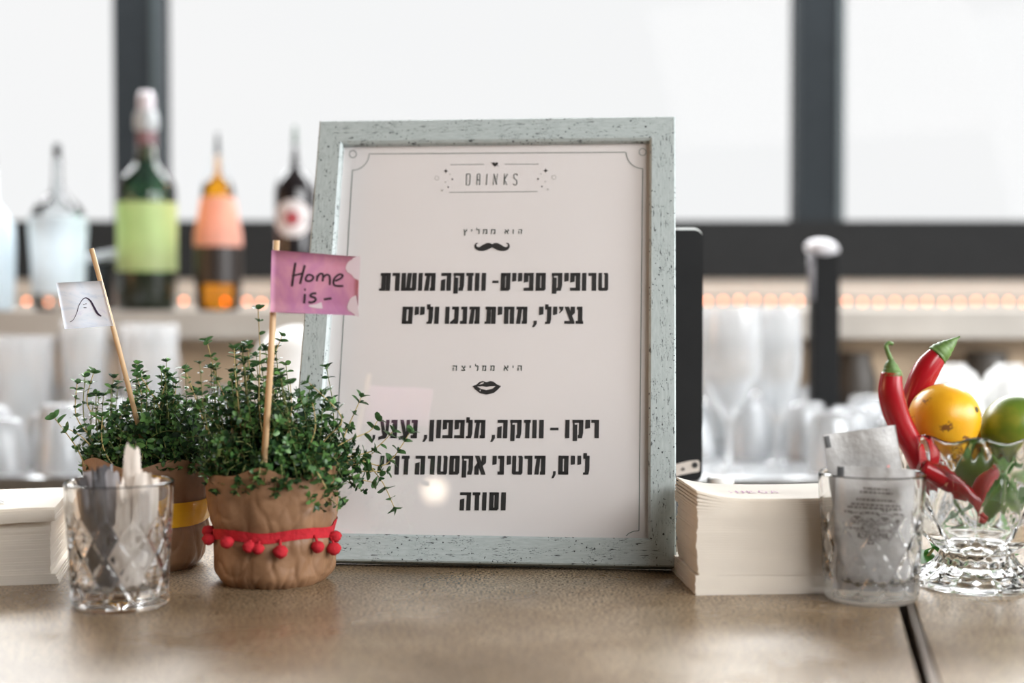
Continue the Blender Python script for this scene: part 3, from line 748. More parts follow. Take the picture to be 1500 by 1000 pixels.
# ---------------------------------------------------------------- paper flags on sticks
def flagpole(label, p0, p1, r, quad, y, mat, prints, thick=.0006):
    f = empty('paper_flag', p0, label, 'flag', 'paper flags stuck in the thyme')
    a = Vector(p0); b = Vector(p1)
    g = G().tube([(0, 0, 0), (b-a)*.5+Vector((.0008, 0, 0)), b-a], r, 14)
    g.build('stick', WOODSTICK, f)
    tlq, trq, brq, blq = [Vector(v)-a for v in quad]
    NU, NV = 16, 6
    nr = (trq-tlq).cross(blq-tlq).normalized()
    if nr.y > 0: nr = -nr
    def sh(u, v, o):
        p = (tlq.lerp(trq, u)).lerp(blq.lerp(brq, u), v)
        return p + nr*(.0012*math.sin(u*5+.6)*math.sin(u*PI) + .0005*math.sin(v*4)*u + o)
    g = G()
    for o, fl in ((thick/2, 0), (-thick/2, 1)):
        g.grid(lambda i, j: sh(i/(NU-1), j/(NV-1), o), NU, NV, False, False, True)
    n0 = NU*NV
    rim = [i*NV for i in range(NU)]+[(NU-1)*NV+j for j in range(1, NV)]+[i*NV+NV-1 for i in range(NU-2, -1, -1)]+[j for j in range(NV-2, 0, -1)]
    for k in range(len(rim)): g.f.append((rim[k], rim[(k+1) % len(rim)], rim[(k+1) % len(rim)]+n0, rim[k]+n0)); g.sm.append(False)
    fl = g.build('flag_sheet', mat, f)
    W_, H_ = (trq-tlq).length, (blq-tlq).length
    for nm, m, sts in prints:
        g = G()
        for pts, w in sts:
            ws = w if hasattr(w, '__len__') else [w]*len(pts)
            if len(pts) > 2:
                cp = catmull([(x, y, ww) for (x, y), ww in zip(pts, ws)], 5); pts2 = [(c.x, c.y) for c in cp]; ws2 = [c.z for c in cp]
            else: pts2, ws2 = pts, ws
            k0 = len(g.v); g.ribbon([(x*W_, y*H_) for x, y in pts2], ws2)
            g.v[k0:] = [tuple(sh(x/W_, y/H_, thick/2+.00025)) for x, y, z in g.v[k0:]]
        g.build(nm, m, fl)
    return f
# pink watercolour
wm_ = Mat('pink_watercolour', rough=.6)
v = wm_.coord((1, 1, 1)); base = wm_.ramp(wm_.noise(22, v, 4, .6, .6), [(.3, srgb(216, 142, 166)), (.48, srgb(224, 166, 190)), (.6, srgb(206, 142, 184)), (.75, srgb(232, 186, 202))])
sx = wm_.node('SeparateXYZ'); wm_.l.new(wm_.coord(), sx.inputs[0])
mm = wm_.node('MapRange'); wm_.l.new(sx.outputs[0], mm.inputs[0]); mm.inputs[1].default_value = .036; mm.inputs[2].default_value = .054
m3 = wm_.node('MapRange'); wm_.l.new(sx.outputs[2], m3.inputs[0]); m3.inputs[1].default_value = P(0, 420, 1.05).z-P(0, 600, 1.05).z; m3.inputs[2].default_value = P(0, 452, 1.05).z-P(0, 600, 1.05).z
mt = wm_.node('Math', operation='MULTIPLY'); wm_.l.new(mm.outputs[0], mt.inputs[0]); wm_.l.new(m3.outputs[0], mt.inputs[1])
c1 = wm_.mix(mt.outputs[0], base, srgb(232, 116, 104))
wm_.color(c1)
tr = wm_.node('BsdfTranslucent'); wm_.l.new(c1, tr.inputs[0]); ms = wm_.node('MixShader'); ms.inputs[0].default_value = .25
wm_.l.new(wm_.b.outputs[0], ms.inputs[1]); wm_.l.new(tr.outputs[0], ms.inputs[2]); wm_.l.new(ms.outputs[0], wm_.n['Material Output'].inputs[0])
y2 = 1.045
def Q(x, y, d): return tuple(P(x, y, d))
o_, sF = (380, 340), 1286/180
fl_u = lambda x, y: ((o_[0]+x/sF-398)/127, (o_[1]+y/sF-366-10*((o_[0]+x/sF-402)/125))/90.5)
def FS(pts, w): return ([fl_u(x, y) for x, y in pts], w)
wk = .00165
homes = [FS([(383,318),(368,430),(352,568)], wk), FS([(480,345),(458,440),(436,545)], wk), FS([(350,458),(400,446),(470,430)], wk*.85),
 FS([(545,448),(510,452),(492,490),(510,515),(548,510),(570,475),(545,450)], wk*.9), FS([(608,455),(606,518)], wk*.9), FS([(606,490),(628,445),(660,440),(668,470),(664,520)], wk*.9),
 FS([(668,480),(700,450),(728,458),(738,500),(738,560)], wk*.9), FS([(790,520),(850,490),(868,458),(830,448),(785,490),(775,540),(800,570),(878,574)], wk*.9),
 FS([(488,650),(482,752)], wk), FS([(480,604),(494,606)], wk*1.1), FS([(604,648),(560,650),(545,675),(590,695),(595,725),(560,744),(524,738)], wk), FS([(682,714),(760,706)], wk)]
whites = [FS([(905,405),(960,385),(1045,390)], [.003, .013, .018]), FS([(1040,290),(1000,285),(960,280)], [.007, .004, .001]), FS([(1035,800),(990,805),(930,825)], [.017, .014, .003]), FS([(530,778),(600,785),(665,778)], [.001, .003, .005])]
flagpole('pink watercolour flag lettered with the words home is, on a pale stick', P(386, 690, y2), P(405, 352, y2), 4.8/F*y2,
   [Q(398,366,y2-.006), Q(527,376,y2-.012), Q(524,462,y2-.012), Q(396,457,y2-.006)], y2, wm_.m,
   [('pale_patch', plain('pale_pink', (222, 206, 214), .6, .02), whites), ('handwriting', plain('brush_ink', (52, 36, 46), .6), homes)])
pw = Mat('pale_watercolour', rough=.6)
vv = pw.coord((1, 1, 2.2), rot=(0, .5, 0)); pc = pw.ramp(pw.noise(30, vv, 4, .6, 1.2), [(.3, srgb(206, 220, 240)), (.45, srgb(232, 240, 252)), (.6, srgb(240, 244, 254)), (.72, srgb(220, 220, 244))])
pw.color(pc)
y3 = 1.125
f1u = lambda x, y: ((x/3.334-82-(y/3.334+340-415)*.2)/68, (y/3.334+340-413)/66.0)
def F1(pts, w): return ([f1u(x, y) for x, y in pts], w)
flagpole('white flag with a small hand drawn smiling hump, on a pale stick', P(212, 660, y3), P(134, 364, y3), 3.6/F*y3,
   [Q(82,414,y3-.004), Q(149,411,y3-.004), Q(166,477,y3-.004), Q(95,482,y3-.004)], y3, pw.m,
   [('drawing', plain('violet_ink', (58, 44, 70), .6), [F1([(342,430),(358,422),(375,390),(385,358),(402,330),(420,322),(440,338),(455,368),(470,398),(488,414)], [.0005, .0004, .0005, .0005, .0006, .0009, .0013, .0016, .0017, .001]),
     F1([(405,352),(412,352)], .0005), F1([(414,351),(421,350)], .0005), F1([(407,368),(420,369)], .0006)])])

# ---------------------------------------------------------------- cut tumblers
def tumbler(label, C, r0, r1, H, seed):
    t = empty('cut_glass_tumbler', C, label, 'glass')
    N = 216; z0 = .016; zt_ = H*.76
    outer = [(i/46) for i in range(47)]
    g = G()
    def ro(a, z):
        f = z/H; r = r0+(r1-r0)*f
        if z < .004: r -= .002*(1-z/.004)**2
        k = min(1, max(0, (zt_-z)/.012))*min(1, max(0, (z-.006)/.008))
        # crossing cuts make lozenges, with fine hatching inside alternate ones
        s = 6; u = a*s/PI; w = (z-.010)/(zt_-.010)*2.0
        d1 = abs(((u+w) % 1)-.5)*2; d2 = abs(((u-w) % 1)-.5)*2
        cut = max(math.exp(-((1-d1)/.16)**2), math.exp(-((1-d2)/.16)**2))
        cell = (int(math.floor(u+w))+int(math.floor(u-w))) % 2
        fine = (.5+.5*math.cos(a*96+z*2600))*(.5+.5*math.cos(a*96-z*2600)) if cell else .5
        return r - k*(.0017*cut + .0013*fine)
    def q(i, j):
        a = 2*PI*i/N; z = H*j/90
        r = ro(a, z); return (r*math.cos(a), r*math.sin(a), z)
    g.grid(q, N, 91, True, False, True)
    th = .0021
    prof = [(r1, H), (r1-.0008, H+.0007), (r1-th+.0004, H+.0006), (r1-th, H-.001)]
    for k in range(1, 16):
        f = 1-k/15; z = z0+(H-z0)*f; r = (r0+(r1-r0)*z/H)-th-.0012*(1-f); prof.append((r, z))
    prof += [(r0-.010, z0-.003), (0, z0-.0035)]
    g.lathe(prof, 96)
    ng = []
    # star cut base
    def qb(i, j):
        a = 2*PI*i/N; r = (r0-.002)*(1-j/8); z = 0 if j < 1 else .0012*(.5+.5*math.cos(a*24))*(1-abs(j/8-.5)*1.6)
        return (r*math.cos(a), r*math.sin(a), max(0, z))
    g.grid(qb, N, 9, True, False, True)
    o = g.build('body', CRYSTAL, t)
    import bmesh as bm_
    b = bm_.new(); b.from_mesh(o.data); bm_.ops.remove_doubles(b, verts=b.verts, dist=.00006); bm_.ops.recalc_face_normals(b, faces=b.faces); b.to_mesh(o.data); b.free()
    for p in o.data.polygons: p.use_smooth = True
    return t
GL = Vector((P(169, 0, .998).x, .998, 0)); GR = Vector((P(1282, 0, 1.022).x, 1.022, 0))
tumbler('cut glass tumbler filled with crumpled grey and white paper packets', GL, .0335, .0378, .0872, 1)
tumbler('cut glass tumbler holding two pale foil sachets', GR, .0335, .0382, .0905, 2)

def packet(name, label, cat, group, w, h, M, mat, rng, tear=.004, thick=.0022):
    "flat soft wrapper: front and back bulge, ragged top"
    nu, nv = 7, 15; s = rng.uniform(0, 50)
    def sh(i, j, o):
        u = i/(nu-1)*2-1; v = j/(nv-1)
        wv = .0030*noise.noise(Vector((u*1.6+s, v*5, 0))) + .001*math.sin(v*6+s)
        b = thick*(1-u*u)*math.sin(PI*min(1, v*1.05))**.5*.5 if 0 < v < 1 else 0
        top = (tear*noise.noise(Vector((u*3+s, 5, 0))) if j == nv-1 else 0)
        ww = w*(.86-.25*noise.noise(Vector((s, v*3, 2)))-.25*v*v)
        return (u*ww/2, wv+o*(b+.0002), v*h+top)
    g = G(); g.grid(lambda i, j: sh(i, j, -1), nu, nv, False, False, True); g.grid(lambda i, j: sh(i, j, 1), nu, nv, False, False, True)
    o = g.build(name, mat); o.matrix_world = M; return tag(o, label, cat, group)
GREYP = plain('grey_wrapper', (98, 98, 102), .45, .25, 60, .3, .001)
LGREY = plain('light_grey_wrapper', (176, 174, 178), .4, .12, 60, .3, .001)
WHITEP = translucent('white_wrapper', (226, 216, 206), .2, .05, 60, .5)
rng = random.Random(21)
def lean_M(base, top, rot):
    d = (Vector(top)-Vector(base)).normalized(); x = Vector((math.cos(rot), math.sin(rot), 0)); x = (x-d*x.dot(d)).normalized(); y = d.cross(x)
    M = Matrix((x, y, d)).transposed().to_4x4(); M.translation = base; return M, (Vector(top)-Vector(base)).length
def inner(px, py, dy): return P(px, py, GL.y+dy)
grey = [((150, 858, -.004), (118, 700, -.012), GREYP, .013), ((152, 862, .006), (132, 690, .004), LGREY, .016), ((158, 868, -.010), (141, 686, -.010), GREYP, .017), ((156, 862, .002), (158, 681, .014), GREYP, .012), ((162, 866, -.004), (165, 690, .000), LGREY, .014), ((146, 850, .012), (112, 706, .014), GREYP, .012)]
for (b, t, m, w) in grey:
    M, h = lean_M(inner(*b), inner(*t), rng.uniform(-.35, .35)); packet('paper_packet', 'crumpled grey paper packet standing in the tumbler beside the white packets', 'packet', 'grey packets in the tumbler', w, h, M, m, rng, .005)
white = [((185, 860, -.012), (178, 706, -.014), .0135), ((190, 864, -.004), (194, 655, -.008), .016), ((196, 866, .006), (186, 690, .008), .014), ((200, 862, -.012), (210, 692, -.012), .016), ((205, 862, .004), (226, 700, .004), .013), ((208, 858, -.006), (214, 722, -.018), .014), ((182, 862, .012), (202, 684, .014), .014)]
for (b, t, w) in white:
    M, h = lean_M(inner(*b), inner(*t), rng.uniform(-.35, .35)); packet('paper_packet', 'crumpled white paper packet standing in the tumbler beside the grey packets', 'packet', 'white packets in the tumbler', w, h, M, WHITEP, rng, .006)

def sachet(label, corners, d4, mat, marks):
    "corners TL TR BR BL in pixels with depths"
    q = [P(x, y, d) for (x, y), d in zip(corners, d4)]; o0 = q[3]
    nu, nv = 14, 14
    nr = (q[1]-q[0]).cross(q[3]-q[0]).normalized()
    if nr.y > 0: nr = -nr
    def sh(u, v, o, puff=1):
        p = q[0].lerp(q[1], u).lerp(q[3].lerp(q[2], u), v)-o0
        e = min(u, 1-u)*8; e2 = min(v, 1-v)*8
        b = .0016*min(1, e)*min(1, e2)+.00035*math.sin(u*30)*(min(e, e2) < 1)
        return p+nr*(o*(b+.0002)+.0026*noise.noise(Vector((u*2.2, v*2.6, q[0].x*40)))+.0012*noise.noise(Vector((u*6, v*5, q[0].x*90))))
    g = G()
    g.grid(lambda i, j: sh(i/(nu-1), j/(nv-1), 1), nu, nv, False, False, True); g.grid(lambda i, j: sh(i/(nu-1), j/(nv-1), -1), nu, nv, False, False, True)
    o = g.build('sachet', mat); o.location = o0; tag(o, label, 'sachet', 'sachets in the tumbler')
    for nm, m, rects in marks:
        g = G()
        for (a, b, c, d) in rects:
            n = 6
            g.grid(lambda i, j: sh(a+(c-a)*i/(n-1), b+(d-b)*j/2, 1)+nr*.0002, n, 3, False, False, True)
        g.build(nm, m, o)
FOIL = plain('pale_foil_paper', (158, 156, 154), .35, .06, 90, .8, .0016)
rng = random.Random(8)
rows = []
for v, a, b in ((.165, .34, .66), (.195, .30, .70), (.255, .26, .74), (.295, .2, .82), (.32, .16, .84), (.355, .12, .86), (.405, .2, .84), (.43, .14, .86), (.455, .22, .8), (.485, .12, .84), (.515, .26, .76), (.545, .3, .7), (.585, .44, .58), (.61, .42, .55)):
    x = a
    while x < b:
        w = rng.uniform(.02, .07); rows.append((x, v, min(x+w, b), v+.018)); x += w+.012
sachet('pale sachet with black corner and fine grey print, in front within the tumbler', [(1226,681),(1342,688),(1330,866),(1220,862)], (1.006,1.008,1.008,1.004), FOIL,
   [('black_corner', INK, [(.005, .01, .09, .085)]), ('fine_print', plain('print_grey', (96, 92, 92), .6), rows)])
sachet('pale sachet with black corner standing tall behind the printed one', [(1205,637),(1312,622),(1338,800),(1236,850)], (1.022,1.030,1.030,1.018), FOIL,
   [('black_corner', INK, [(.01, .01, .085, .09)]), ('red_print', plain('print_red', (206, 150, 146), .6), [(.70, .34, .75, .36), (.78, .30, .82, .32), (.70, .44, .73, .46), (.77, .42, .84, .435)]), ('seam', LGREY, [(.80, .02, .83, .9)])])

# ---------------------------------------------------------------- crystal fruit bowl
CB = Vector((P(1438, 0, 1.072).x, 1.072, 0))
bw = empty('crystal_fruit_bowl', CB, 'footed crystal bowl with scalloped rim holding citrus and chillies', 'bowl')
def bowlfn(outer):
    def fn(a, r, h, j):
        L = 10
        u = ((a*L/(2*PI)) % 1)-.5; u2 = ((a*L/(2*PI)+.5) % 1)-.5
        rim = .0040*math.cos(a*L/2)**2-.002
        if h > .026:
            h2 = h+rim*max(0, (h-.092)/.022)
            if not outer: return r, h2
            def petal(u, z0, z1, amp):
                f = (h-z0)/(z1-z0)
                if not 0 < f < 1: return 0
                pw = .5*math.sin(PI*f**.8)**.75
                if pw < 1e-3: return 0
                k = abs(u)/pw
                return amp*(1-k*k)*min(1, pw*4) if k < 1 else -amp*.35*max(0, 1-(k-1)*3)
            dr = petal(u, .026, .088, .0042)+petal(u2, .050, .116, .0034)
            if h > .092: dr -= .0012*(.5+.5*math.cos(a*L*4))*min(1, (h-.092)/.01)*max(0, 1-abs(h-.104)/.010)
            return r+dr-.0006, h2
        k = max(0, min(1, (.026-h)/.020)); c = abs(math.cos(a*L/2)); c2 = abs(math.sin(a*L))
        return (r*(1+(.055*c-.02)*k)+.0014*c2*math.sin(PI*min(1, k*1.0)) if outer else r), h
    return fn
po = [(0, .004), (.020, .003), (.036, .001), (.044, .0), (.0465, .002), (.0465, .005), (.043, .008), (.036, .012), (.030, .017), (.0275, .022), (.0268, .026), (.030, .030), (.036, .036), (.042, .044), (.047, .054), (.051, .066), (.0545, .079), (.0575, .092), (.0602, .104), (.0622, .113), (.0615, .1148)]
def dens(p, n):
    o = []
    for (a, b), (c, d) in zip(p, p[1:]):
        for k in range(n): o.append((a+(c-a)*k/n, b+(d-b)*k/n))
    return o+[p[-1]]
pi_ = [(.0600, .1145), (.0585, .110), (.0560, .098), (.0525, .083), (.0480, .066), (.0425, .051), (.035, .040), (.024, .034), (0, .032)]
g = G(); g.lathe(dens(po, 4), 320, None, bowlfn(True)); g.lathe(dens(pi_, 3), 320, None, bowlfn(False))
o = g.build('body', CRYSTAL, bw)
import bmesh
def weld(o, d=.0004):
    b = bmesh.new(); b.from_mesh(o.data); bmesh.ops.remove_doubles(b, verts=b.verts, dist=d); 
    ed = [e for e in b.edges if e.is_boundary]
    if ed: bmesh.ops.bridge_loops(b, edges=ed) if len(ed) > 20 else None
    bmesh.ops.recalc_face_normals(b, faces=b.faces); b.to_mesh(o.data); b.free()
    for p in o.data.polygons: p.use_smooth = True
try: weld(o, .00005)
except Exception as e: print('weld', e)

def citrus(name, label, C, r, mat, rot, spots=0):
    o = G().sphere((0, 0, 0), r, 40, 26, lambda d: 1+.05*max(0, d.z-.86)*6*.6+.03*max(0, -d.z-.9)*6+.008*noise.noise(d*3)).build('peel', mat, None)
    o.name = name; o.location = C; o.rotation_euler = rot; tag(o, label, 'fruit', 'fruit in the crystal bowl')
    G().lathe([(r*.09, r*1.005+.0006), (r*.05, r*1.03+.0008), (0, r*1.03+.001)], 8, Matrix.Identity(4)).build('stem_end', plain('stem_end', (96, 84, 44), .8), o)
    return o
def peel(name, a, b, c, spots):
    m = Mat(name, rough=.33); v = m.coord()
    base = m.ramp(m.noise(28, v, 3), [(.25, a), (.5, b), (.75, c)])
    if spots:
        n = m.ramp(m.noise(95, v, 3, .6), [(.60, 0), (.64, 1)]); zone = m.ramp(m.noise(26, v, 2), [(.44, 0), (.52, 1)])
        mu = m.node('Math', operation='MULTIPLY'); m.l.new(n, mu.inputs[0]); m.l.new(zone, mu.inputs[1])
        base = m.mix(mu.outputs[0], base, srgb(130, 84, 40))
    m.color(base)
    vo = m.node('TexVoronoi', Scale=900.0); m.l.new(v, vo.inputs[0]); m.bump(vo.outputs[0], .25, .0003); return m.m
LEM = peel('lemon_peel', srgb(214, 148, 20), srgb(228, 170, 30), srgb(236, 190, 60), True)
LIM = peel('lime_peel', srgb(70, 98, 34), srgb(104, 128, 38), srgb(168, 160, 60), False)
LIM2 = peel('green_lime_peel', srgb(52, 92, 40), srgb(72, 116, 46), srgb(110, 146, 60), False)
r_ = 53/F*1.055
citrus('lemon', 'yellow speckled lemon on top in the crystal bowl', P(1383, 614, 1.068), r_, LEM, (1.2, .5, .6))
citrus('lime', 'yellowing green lime on top in the crystal bowl', P(1489, 627, 1.070), .0258, LIM, (.4, 1.3, .3))
citrus('lime', 'green lime low in the bowl seen through the crystal', CB+Vector((.010, -.004, .076)), .0235, LIM2, (1, .2, 0))
citrus('lemon', 'yellow lemon behind the top fruit in the crystal bowl', CB+Vector((.002, .031, .104)), .021, LEM, (0, .7, 1))
citrus('lime', 'dark green lime at the side of the crystal bowl', CB+Vector((.031, .012, .086)), .017, LIM2, (1, .2, 0))

CH = plain('chilli_skin', (156, 16, 28), .26, .12, 40)
CG = plain('chilli_green', (92, 122, 62), .5, .3, 160, .5, .0008)
def chilli(label, pts, rad, calyx, stem, group='chillies in the crystal bowl'):
    cp = catmull(pts, 7); n = len(cp); rr = catmull([(r, 0, 0) for r in rad], 7)
    o = G().tube(cp, [max(.0004, v.x) for v in rr], 18)
    base = Vector(pts[0])
    o.v = [tuple(Vector(v)-base) for v in o.v]
    o = o.build('chilli_pepper', CH); o.location = base; tag(o, label, 'chilli', group)
    cc = catmull(calyx[0], 6); r2 = catmull([(r, 0, 0) for r in calyx[1]], 6)
    g = G().tube([p-base for p in cc], [v.x*(1+.05*math.sin(k*2.3)) for k, v in enumerate(r2)], 14)
    g.v = [tuple(Vector(v)+Vector((noise.noise(Vector(v)*260), noise.noise(Vector(v)*260+Vector((9, 0, 0))), 0))*.0009) for v in g.v]
    g.build('calyx', CG, o)
    if stem:
        g = G().tube([p-base for p in catmull(stem[0], 7)], [v.x for v in catmull([(r, 0, 0) for r in stem[1]], 7)], 10); g.build('stem', CG, o)
d1 = 1.045
px1 = 1/F*d1
chilli('upright red chilli with a curled green stem', [P(1306,546,d1), P(1305,575,d1), P(1315,612,d1+.002), P(1337,655,d1+.006), P(1352,690,d1+.012), P(1372,720,d1+.02)], [15*px1, 18.5*px1, 18.5*px1, 17*px1, 14*px1, 2*px1],
   ([P(1304,526,d1), P(1305,535,d1), P(1306,545,d1), P(1306,550,d1)], [4*px1, 9*px1, 14.5*px1, 16*px1]), ([P(1305,527,d1), P(1300,514,d1), P(1298,506,d1), P(1302,502,d1), P(1308,504,d1)], [4*px1, 3.4*px1, 3*px1, 3*px1, 2.6*px1]))
d1 = 1.090
px1 = 1/F*d1
chilli('red chilli leaning outward with a pointed green cap', [P(1375,518,d1), P(1358,540,d1), P(1343,572,d1), P(1334,610,d1), P(1340,650,d1), P(1356,700,d1)], [14*px1, 19*px1, 18.5*px1, 17*px1, 14*px1, 3*px1],
   ([P(1402,495,d1), P(1394,502,d1), P(1383,511,d1), P(1372,521,d1)], [2*px1, 7*px1, 13*px1, 16.5*px1]), ([P(1401,496,d1), P(1404,494,d1), P(1406,493,d1)], [2*px1, 1.6*px1, 1.4*px1]))
d1 = 1.036
px1 = 1/F*d1
chilli('red chilli lying across inside the bowl, seen through the crystal', [P(1352,684,d1), P(1378,698,d1), P(1405,712,d1), P(1428,735,d1), P(1440,760,d1)], [12*px1, 15*px1, 14*px1, 11*px1, 2*px1],
   ([P(1350,688,d1+.004), P(1352,689,d1+.003), P(1356,692,d1+.002)], [3*px1, 6*px1, 8*px1]), None)
chilli('short red chilli standing inside the bowl, seen through the crystal', [P(1452,690,d1), P(1440,705,d1), P(1436,730,d1), P(1443,756,d1)], [8*px1, 11*px1, 10*px1, 2*px1],
   ([P(1460,680,d1), P(1455,686,d1), P(1450,692,d1)], [3*px1, 6*px1, 8.5*px1]), None)
# mint
MINT = leafmat('mint_leaf', srgb(40, 84, 36), srgb(62, 120, 48), srgb(88, 150, 62))
mt_ = empty('mint_sprig', Pz(1366, 822), 'fresh green mint sprig lying behind the crystal bowl foot', 'herb')
g = G().tube([(-.004, .0, .004), (.004, .006, .012), (.03, .012, .014), (.075, .012, .012)], .0012, 6).build('stem', STEM, mt_)
ml = G(); leaf_geo(ml, None, 1, .78, .1); MLM = ml.mesh('mint_leaf', MINT)
rng = random.Random(5)
for k in range(11):
    p = Vector((-.004+.075*k/10 if k > 4 else -.004+.006*(k % 3), .006+rng.uniform(-.006, .006), .006+.022*(k % 4)/3)); L = rng.uniform(.028, .036)
    d = Vector((rng.uniform(-.5, .4), rng.uniform(-1, -.2), rng.uniform(-.1, .4)))
    M = frame_at(p, d, Vector((rng.uniform(-.3, .3), -.4, 1))) @ Matrix.Scale(L, 4); inst('leaf', MLM, mt_, M)
ml = G(); leaf_geo(ml, None, .034, .010, .1)
for k, (x, y, z, rx) in enumerate(((-.034, -.022, .046, .4), (.020, -.030, .048, -.3), (-.012, -.034, .050, .1), (.036, -.016, .06, -.4))):
    o = inst('green_leaf', ml.mesh('long_leaf', MINT)); o.matrix_world = Matrix.Translation(CB+Vector((x, y, z))) @ Matrix.Rotation(rx, 4, 'Y') @ Matrix.Rotation(-1.3, 4, 'Y') 
    tag(o, 'long green leaf tucked inside the crystal bowl against its wall', 'leaf', 'leaves inside the crystal bowl')

# ---------------------------------------------------------------- bottles on the ledge
def bottle(label, px, d, parts_, z0=LZ):
    b = empty('bottle', (P(px, 440, d).x, d, z0), label, 'bottle', 'bottles on the window ledge')
    k = d/F
    for nm, prof, mat in parts_:
        G().lathe([(r*k, (449-y)*k) for r, y in prof], 36).build(nm, mat, b)
    return b
CLEARB = pane('bottle_clear', .93, (.97, .99, 1)); 
GB = pane('green_glass', .98, (.72, .98, .78))
OB = pane('amber_glass', .98, (1, .66, .16))
DB = plain('dark_bottle', (34, 30, 32), .12)
BLG = translucent('blue_white_label', (222, 232, 238), .45, .06, 20, .4)
dB = 2.45
bottle('clear spirit bottle with a pale blue label and black cap', 86, dB, [
  ('glass', [(0, 449), (34, 449), (36, 440), (38, 380), (41, 330), (40, 312), (32, 296), (20, 286), (9, 274), (7, 250), (7, 226), (0, 226)], CLEARB),
  ('label', [(37.5, 425), (38.6, 380), (41.6, 330), (40.8, 312)], BLG),
  ('cap', [(6.5, 226), (6.5, 206), (0, 206)], BLACKG)])
bottle('clear spirit bottle cut by the picture edge, beyond the pale blue one', -12, dB, [
  ('glass', [(0, 449), (28, 449), (32, 440), (34, 360), (33, 325), (22, 306), (9, 290), (7, 240), (0, 240)], BLG),
  ('cap', [(7, 240), (7, 222), (0, 222)], BLACKG)])
LABG = translucent('green_yellow_label', (188, 196, 140), .3, .12, 18, .5)
bottle('green liqueur bottle with yellow label and silver foil neck', 216, dB, [
  ('glass', [(0, 449), (38, 449), (42, 440), (43, 290), (42, 268), (34, 250), (22, 240), (15, 228), (13, 185), (0, 185)], GB),
  ('dark_liqueur', [(39, 449), (42.5, 440), (43.3, 393)], plain('dark_liqueur', (30, 36, 26), .2)),
  ('label', [(43.4, 392), (43.4, 292)], LABG),
  ('neck_band', [(13.6, 228), (14.4, 200), (14, 186)], plain('red_grey_foil', (118, 84, 88), .4, .3, 40)),
  ('collar', [(14, 188), (17.5, 184), (17.5, 168), (14, 158)], plain('silver_foil', (178, 182, 184), .3)),
  ('cap', [(12, 160), (12, 138), (8, 130), (0, 129)], plain('pearl_cap', (206, 198, 204), .3))])
LABO = translucent('peach_label', (240, 182, 164), .3, .12, 22, .5)
bottle('amber liqueur bottle with peach label and thin black pourer', 320, dB, [
  ('glass', [(0, 449), (30, 449), (33, 442), (34, 340), (27, 300), (24, 282), (23, 268), (15, 256), (6, 250), (5, 220), (0, 220)], OB),
  ('dark_band', [(34.6, 410), (34.8, 356)], plain('brown_label', (44, 36, 32), .4)),
  ('label', [(34.9, 356), (34.4, 338), (27.6, 300), (24.8, 284)], LABO),
  ('pourer', [(4, 222), (3.6, 212), (3.2, 190), (0, 190)], BLACKG)])
bb = bottle('dark red vermouth bottle with a round white label', 433, dB, [
  ('glass', [(0, 449), (28, 449), (30, 440), (30, 276), (27, 262), (18, 250), (8, 240), (5, 228), (4.5, 205), (0, 205)], DB),
  ('pourer', [(4.4, 206), (3.2, 196), (2.6, 180), (0, 179)], plain('pourer_green', (60, 92, 74), .3))])
k = dB/F
g = G()
def disc(r0, r1, n=28, off=.0006):
    R_ = 30.2*k
    def q(i, j):
        r = r0+(r1-r0)*j/3; a = 2*PI*i/n; x = r*math.cos(a)*k; z = (449-316)*k+r*math.sin(a)*k
        x = max(-R_*.98, min(R_*.98, x)); y = -math.sqrt(R_*R_-x*x)-off
        return (x, y, z)
    return G().grid(q, n, 4, True, False, True)
disc(0, 27).build('round_label', plain('label_white', (222, 214, 214), .5), bb)
disc(0, 11, off=.0012).build('label_mark', plain('label_red', (170, 70, 76), .5), bb)

# dark box with a pale lid between the bottles
bx = empty('bar_caddy', (P(150, 0, 2.56).x, 2.56, LZ), 'black caddy with a raised pale lid between the clear and green bottles', 'caddy')
k = 2.42/F
G().box((-38*k, -.05, 0), (24*k, .05, 74*k)).build('body', BLACKG, bx, bevel=.003)
G().box((-50*k, -.045, 0), (46*k, .045, 13*k)).build('lid', plain('grey_lid', (206, 206, 214), .4), bx, bevel=.003, loc=(-4*k, 0, 74*k), rot=(0, -.19, 0))

# ---------------------------------------------------------------- warm string of lights along the wall
sl = empty('string_lights', (0, 3.09, .215), 'string of warm orange bulbs running behind the bottles', 'string light')
BULB = emit('bulb_glow', (255, 150, 100), 7.5)
bm = G().sphere((0, 0, 0), .0040, 10, 8).mesh('bulb', BULB)
rng = random.Random(3); px = []
px += [39, 71, 96, 120, 158, 178, 269, 292, 330, 361, 383, 410, 440, 520, 600, 660, 730, 800, 860, 920, 985, 1012]
px += [1036+k*23.2 for k in range(6)]+[1171, 1240]+[1240+k*23.7 for k in range(1, 16)]+[-40, -80, -120, -160, -220]
x0 = []
for k, x in enumerate(px):
    p = P(x, 440+rng.uniform(-1.5, 1.5)+(2 if x > 1240 or x < 400 else 0), 3.09); x0.append(p)
    inst('bulb', bm, sl, Matrix.Translation(p-Vector((0, 3.09, .215))))
x0.sort(key=lambda v: v.x)
G().tube([v-Vector((0, 3.083, .208)) for v in x0], .0016, 5).build('cable', BLACK, sl)

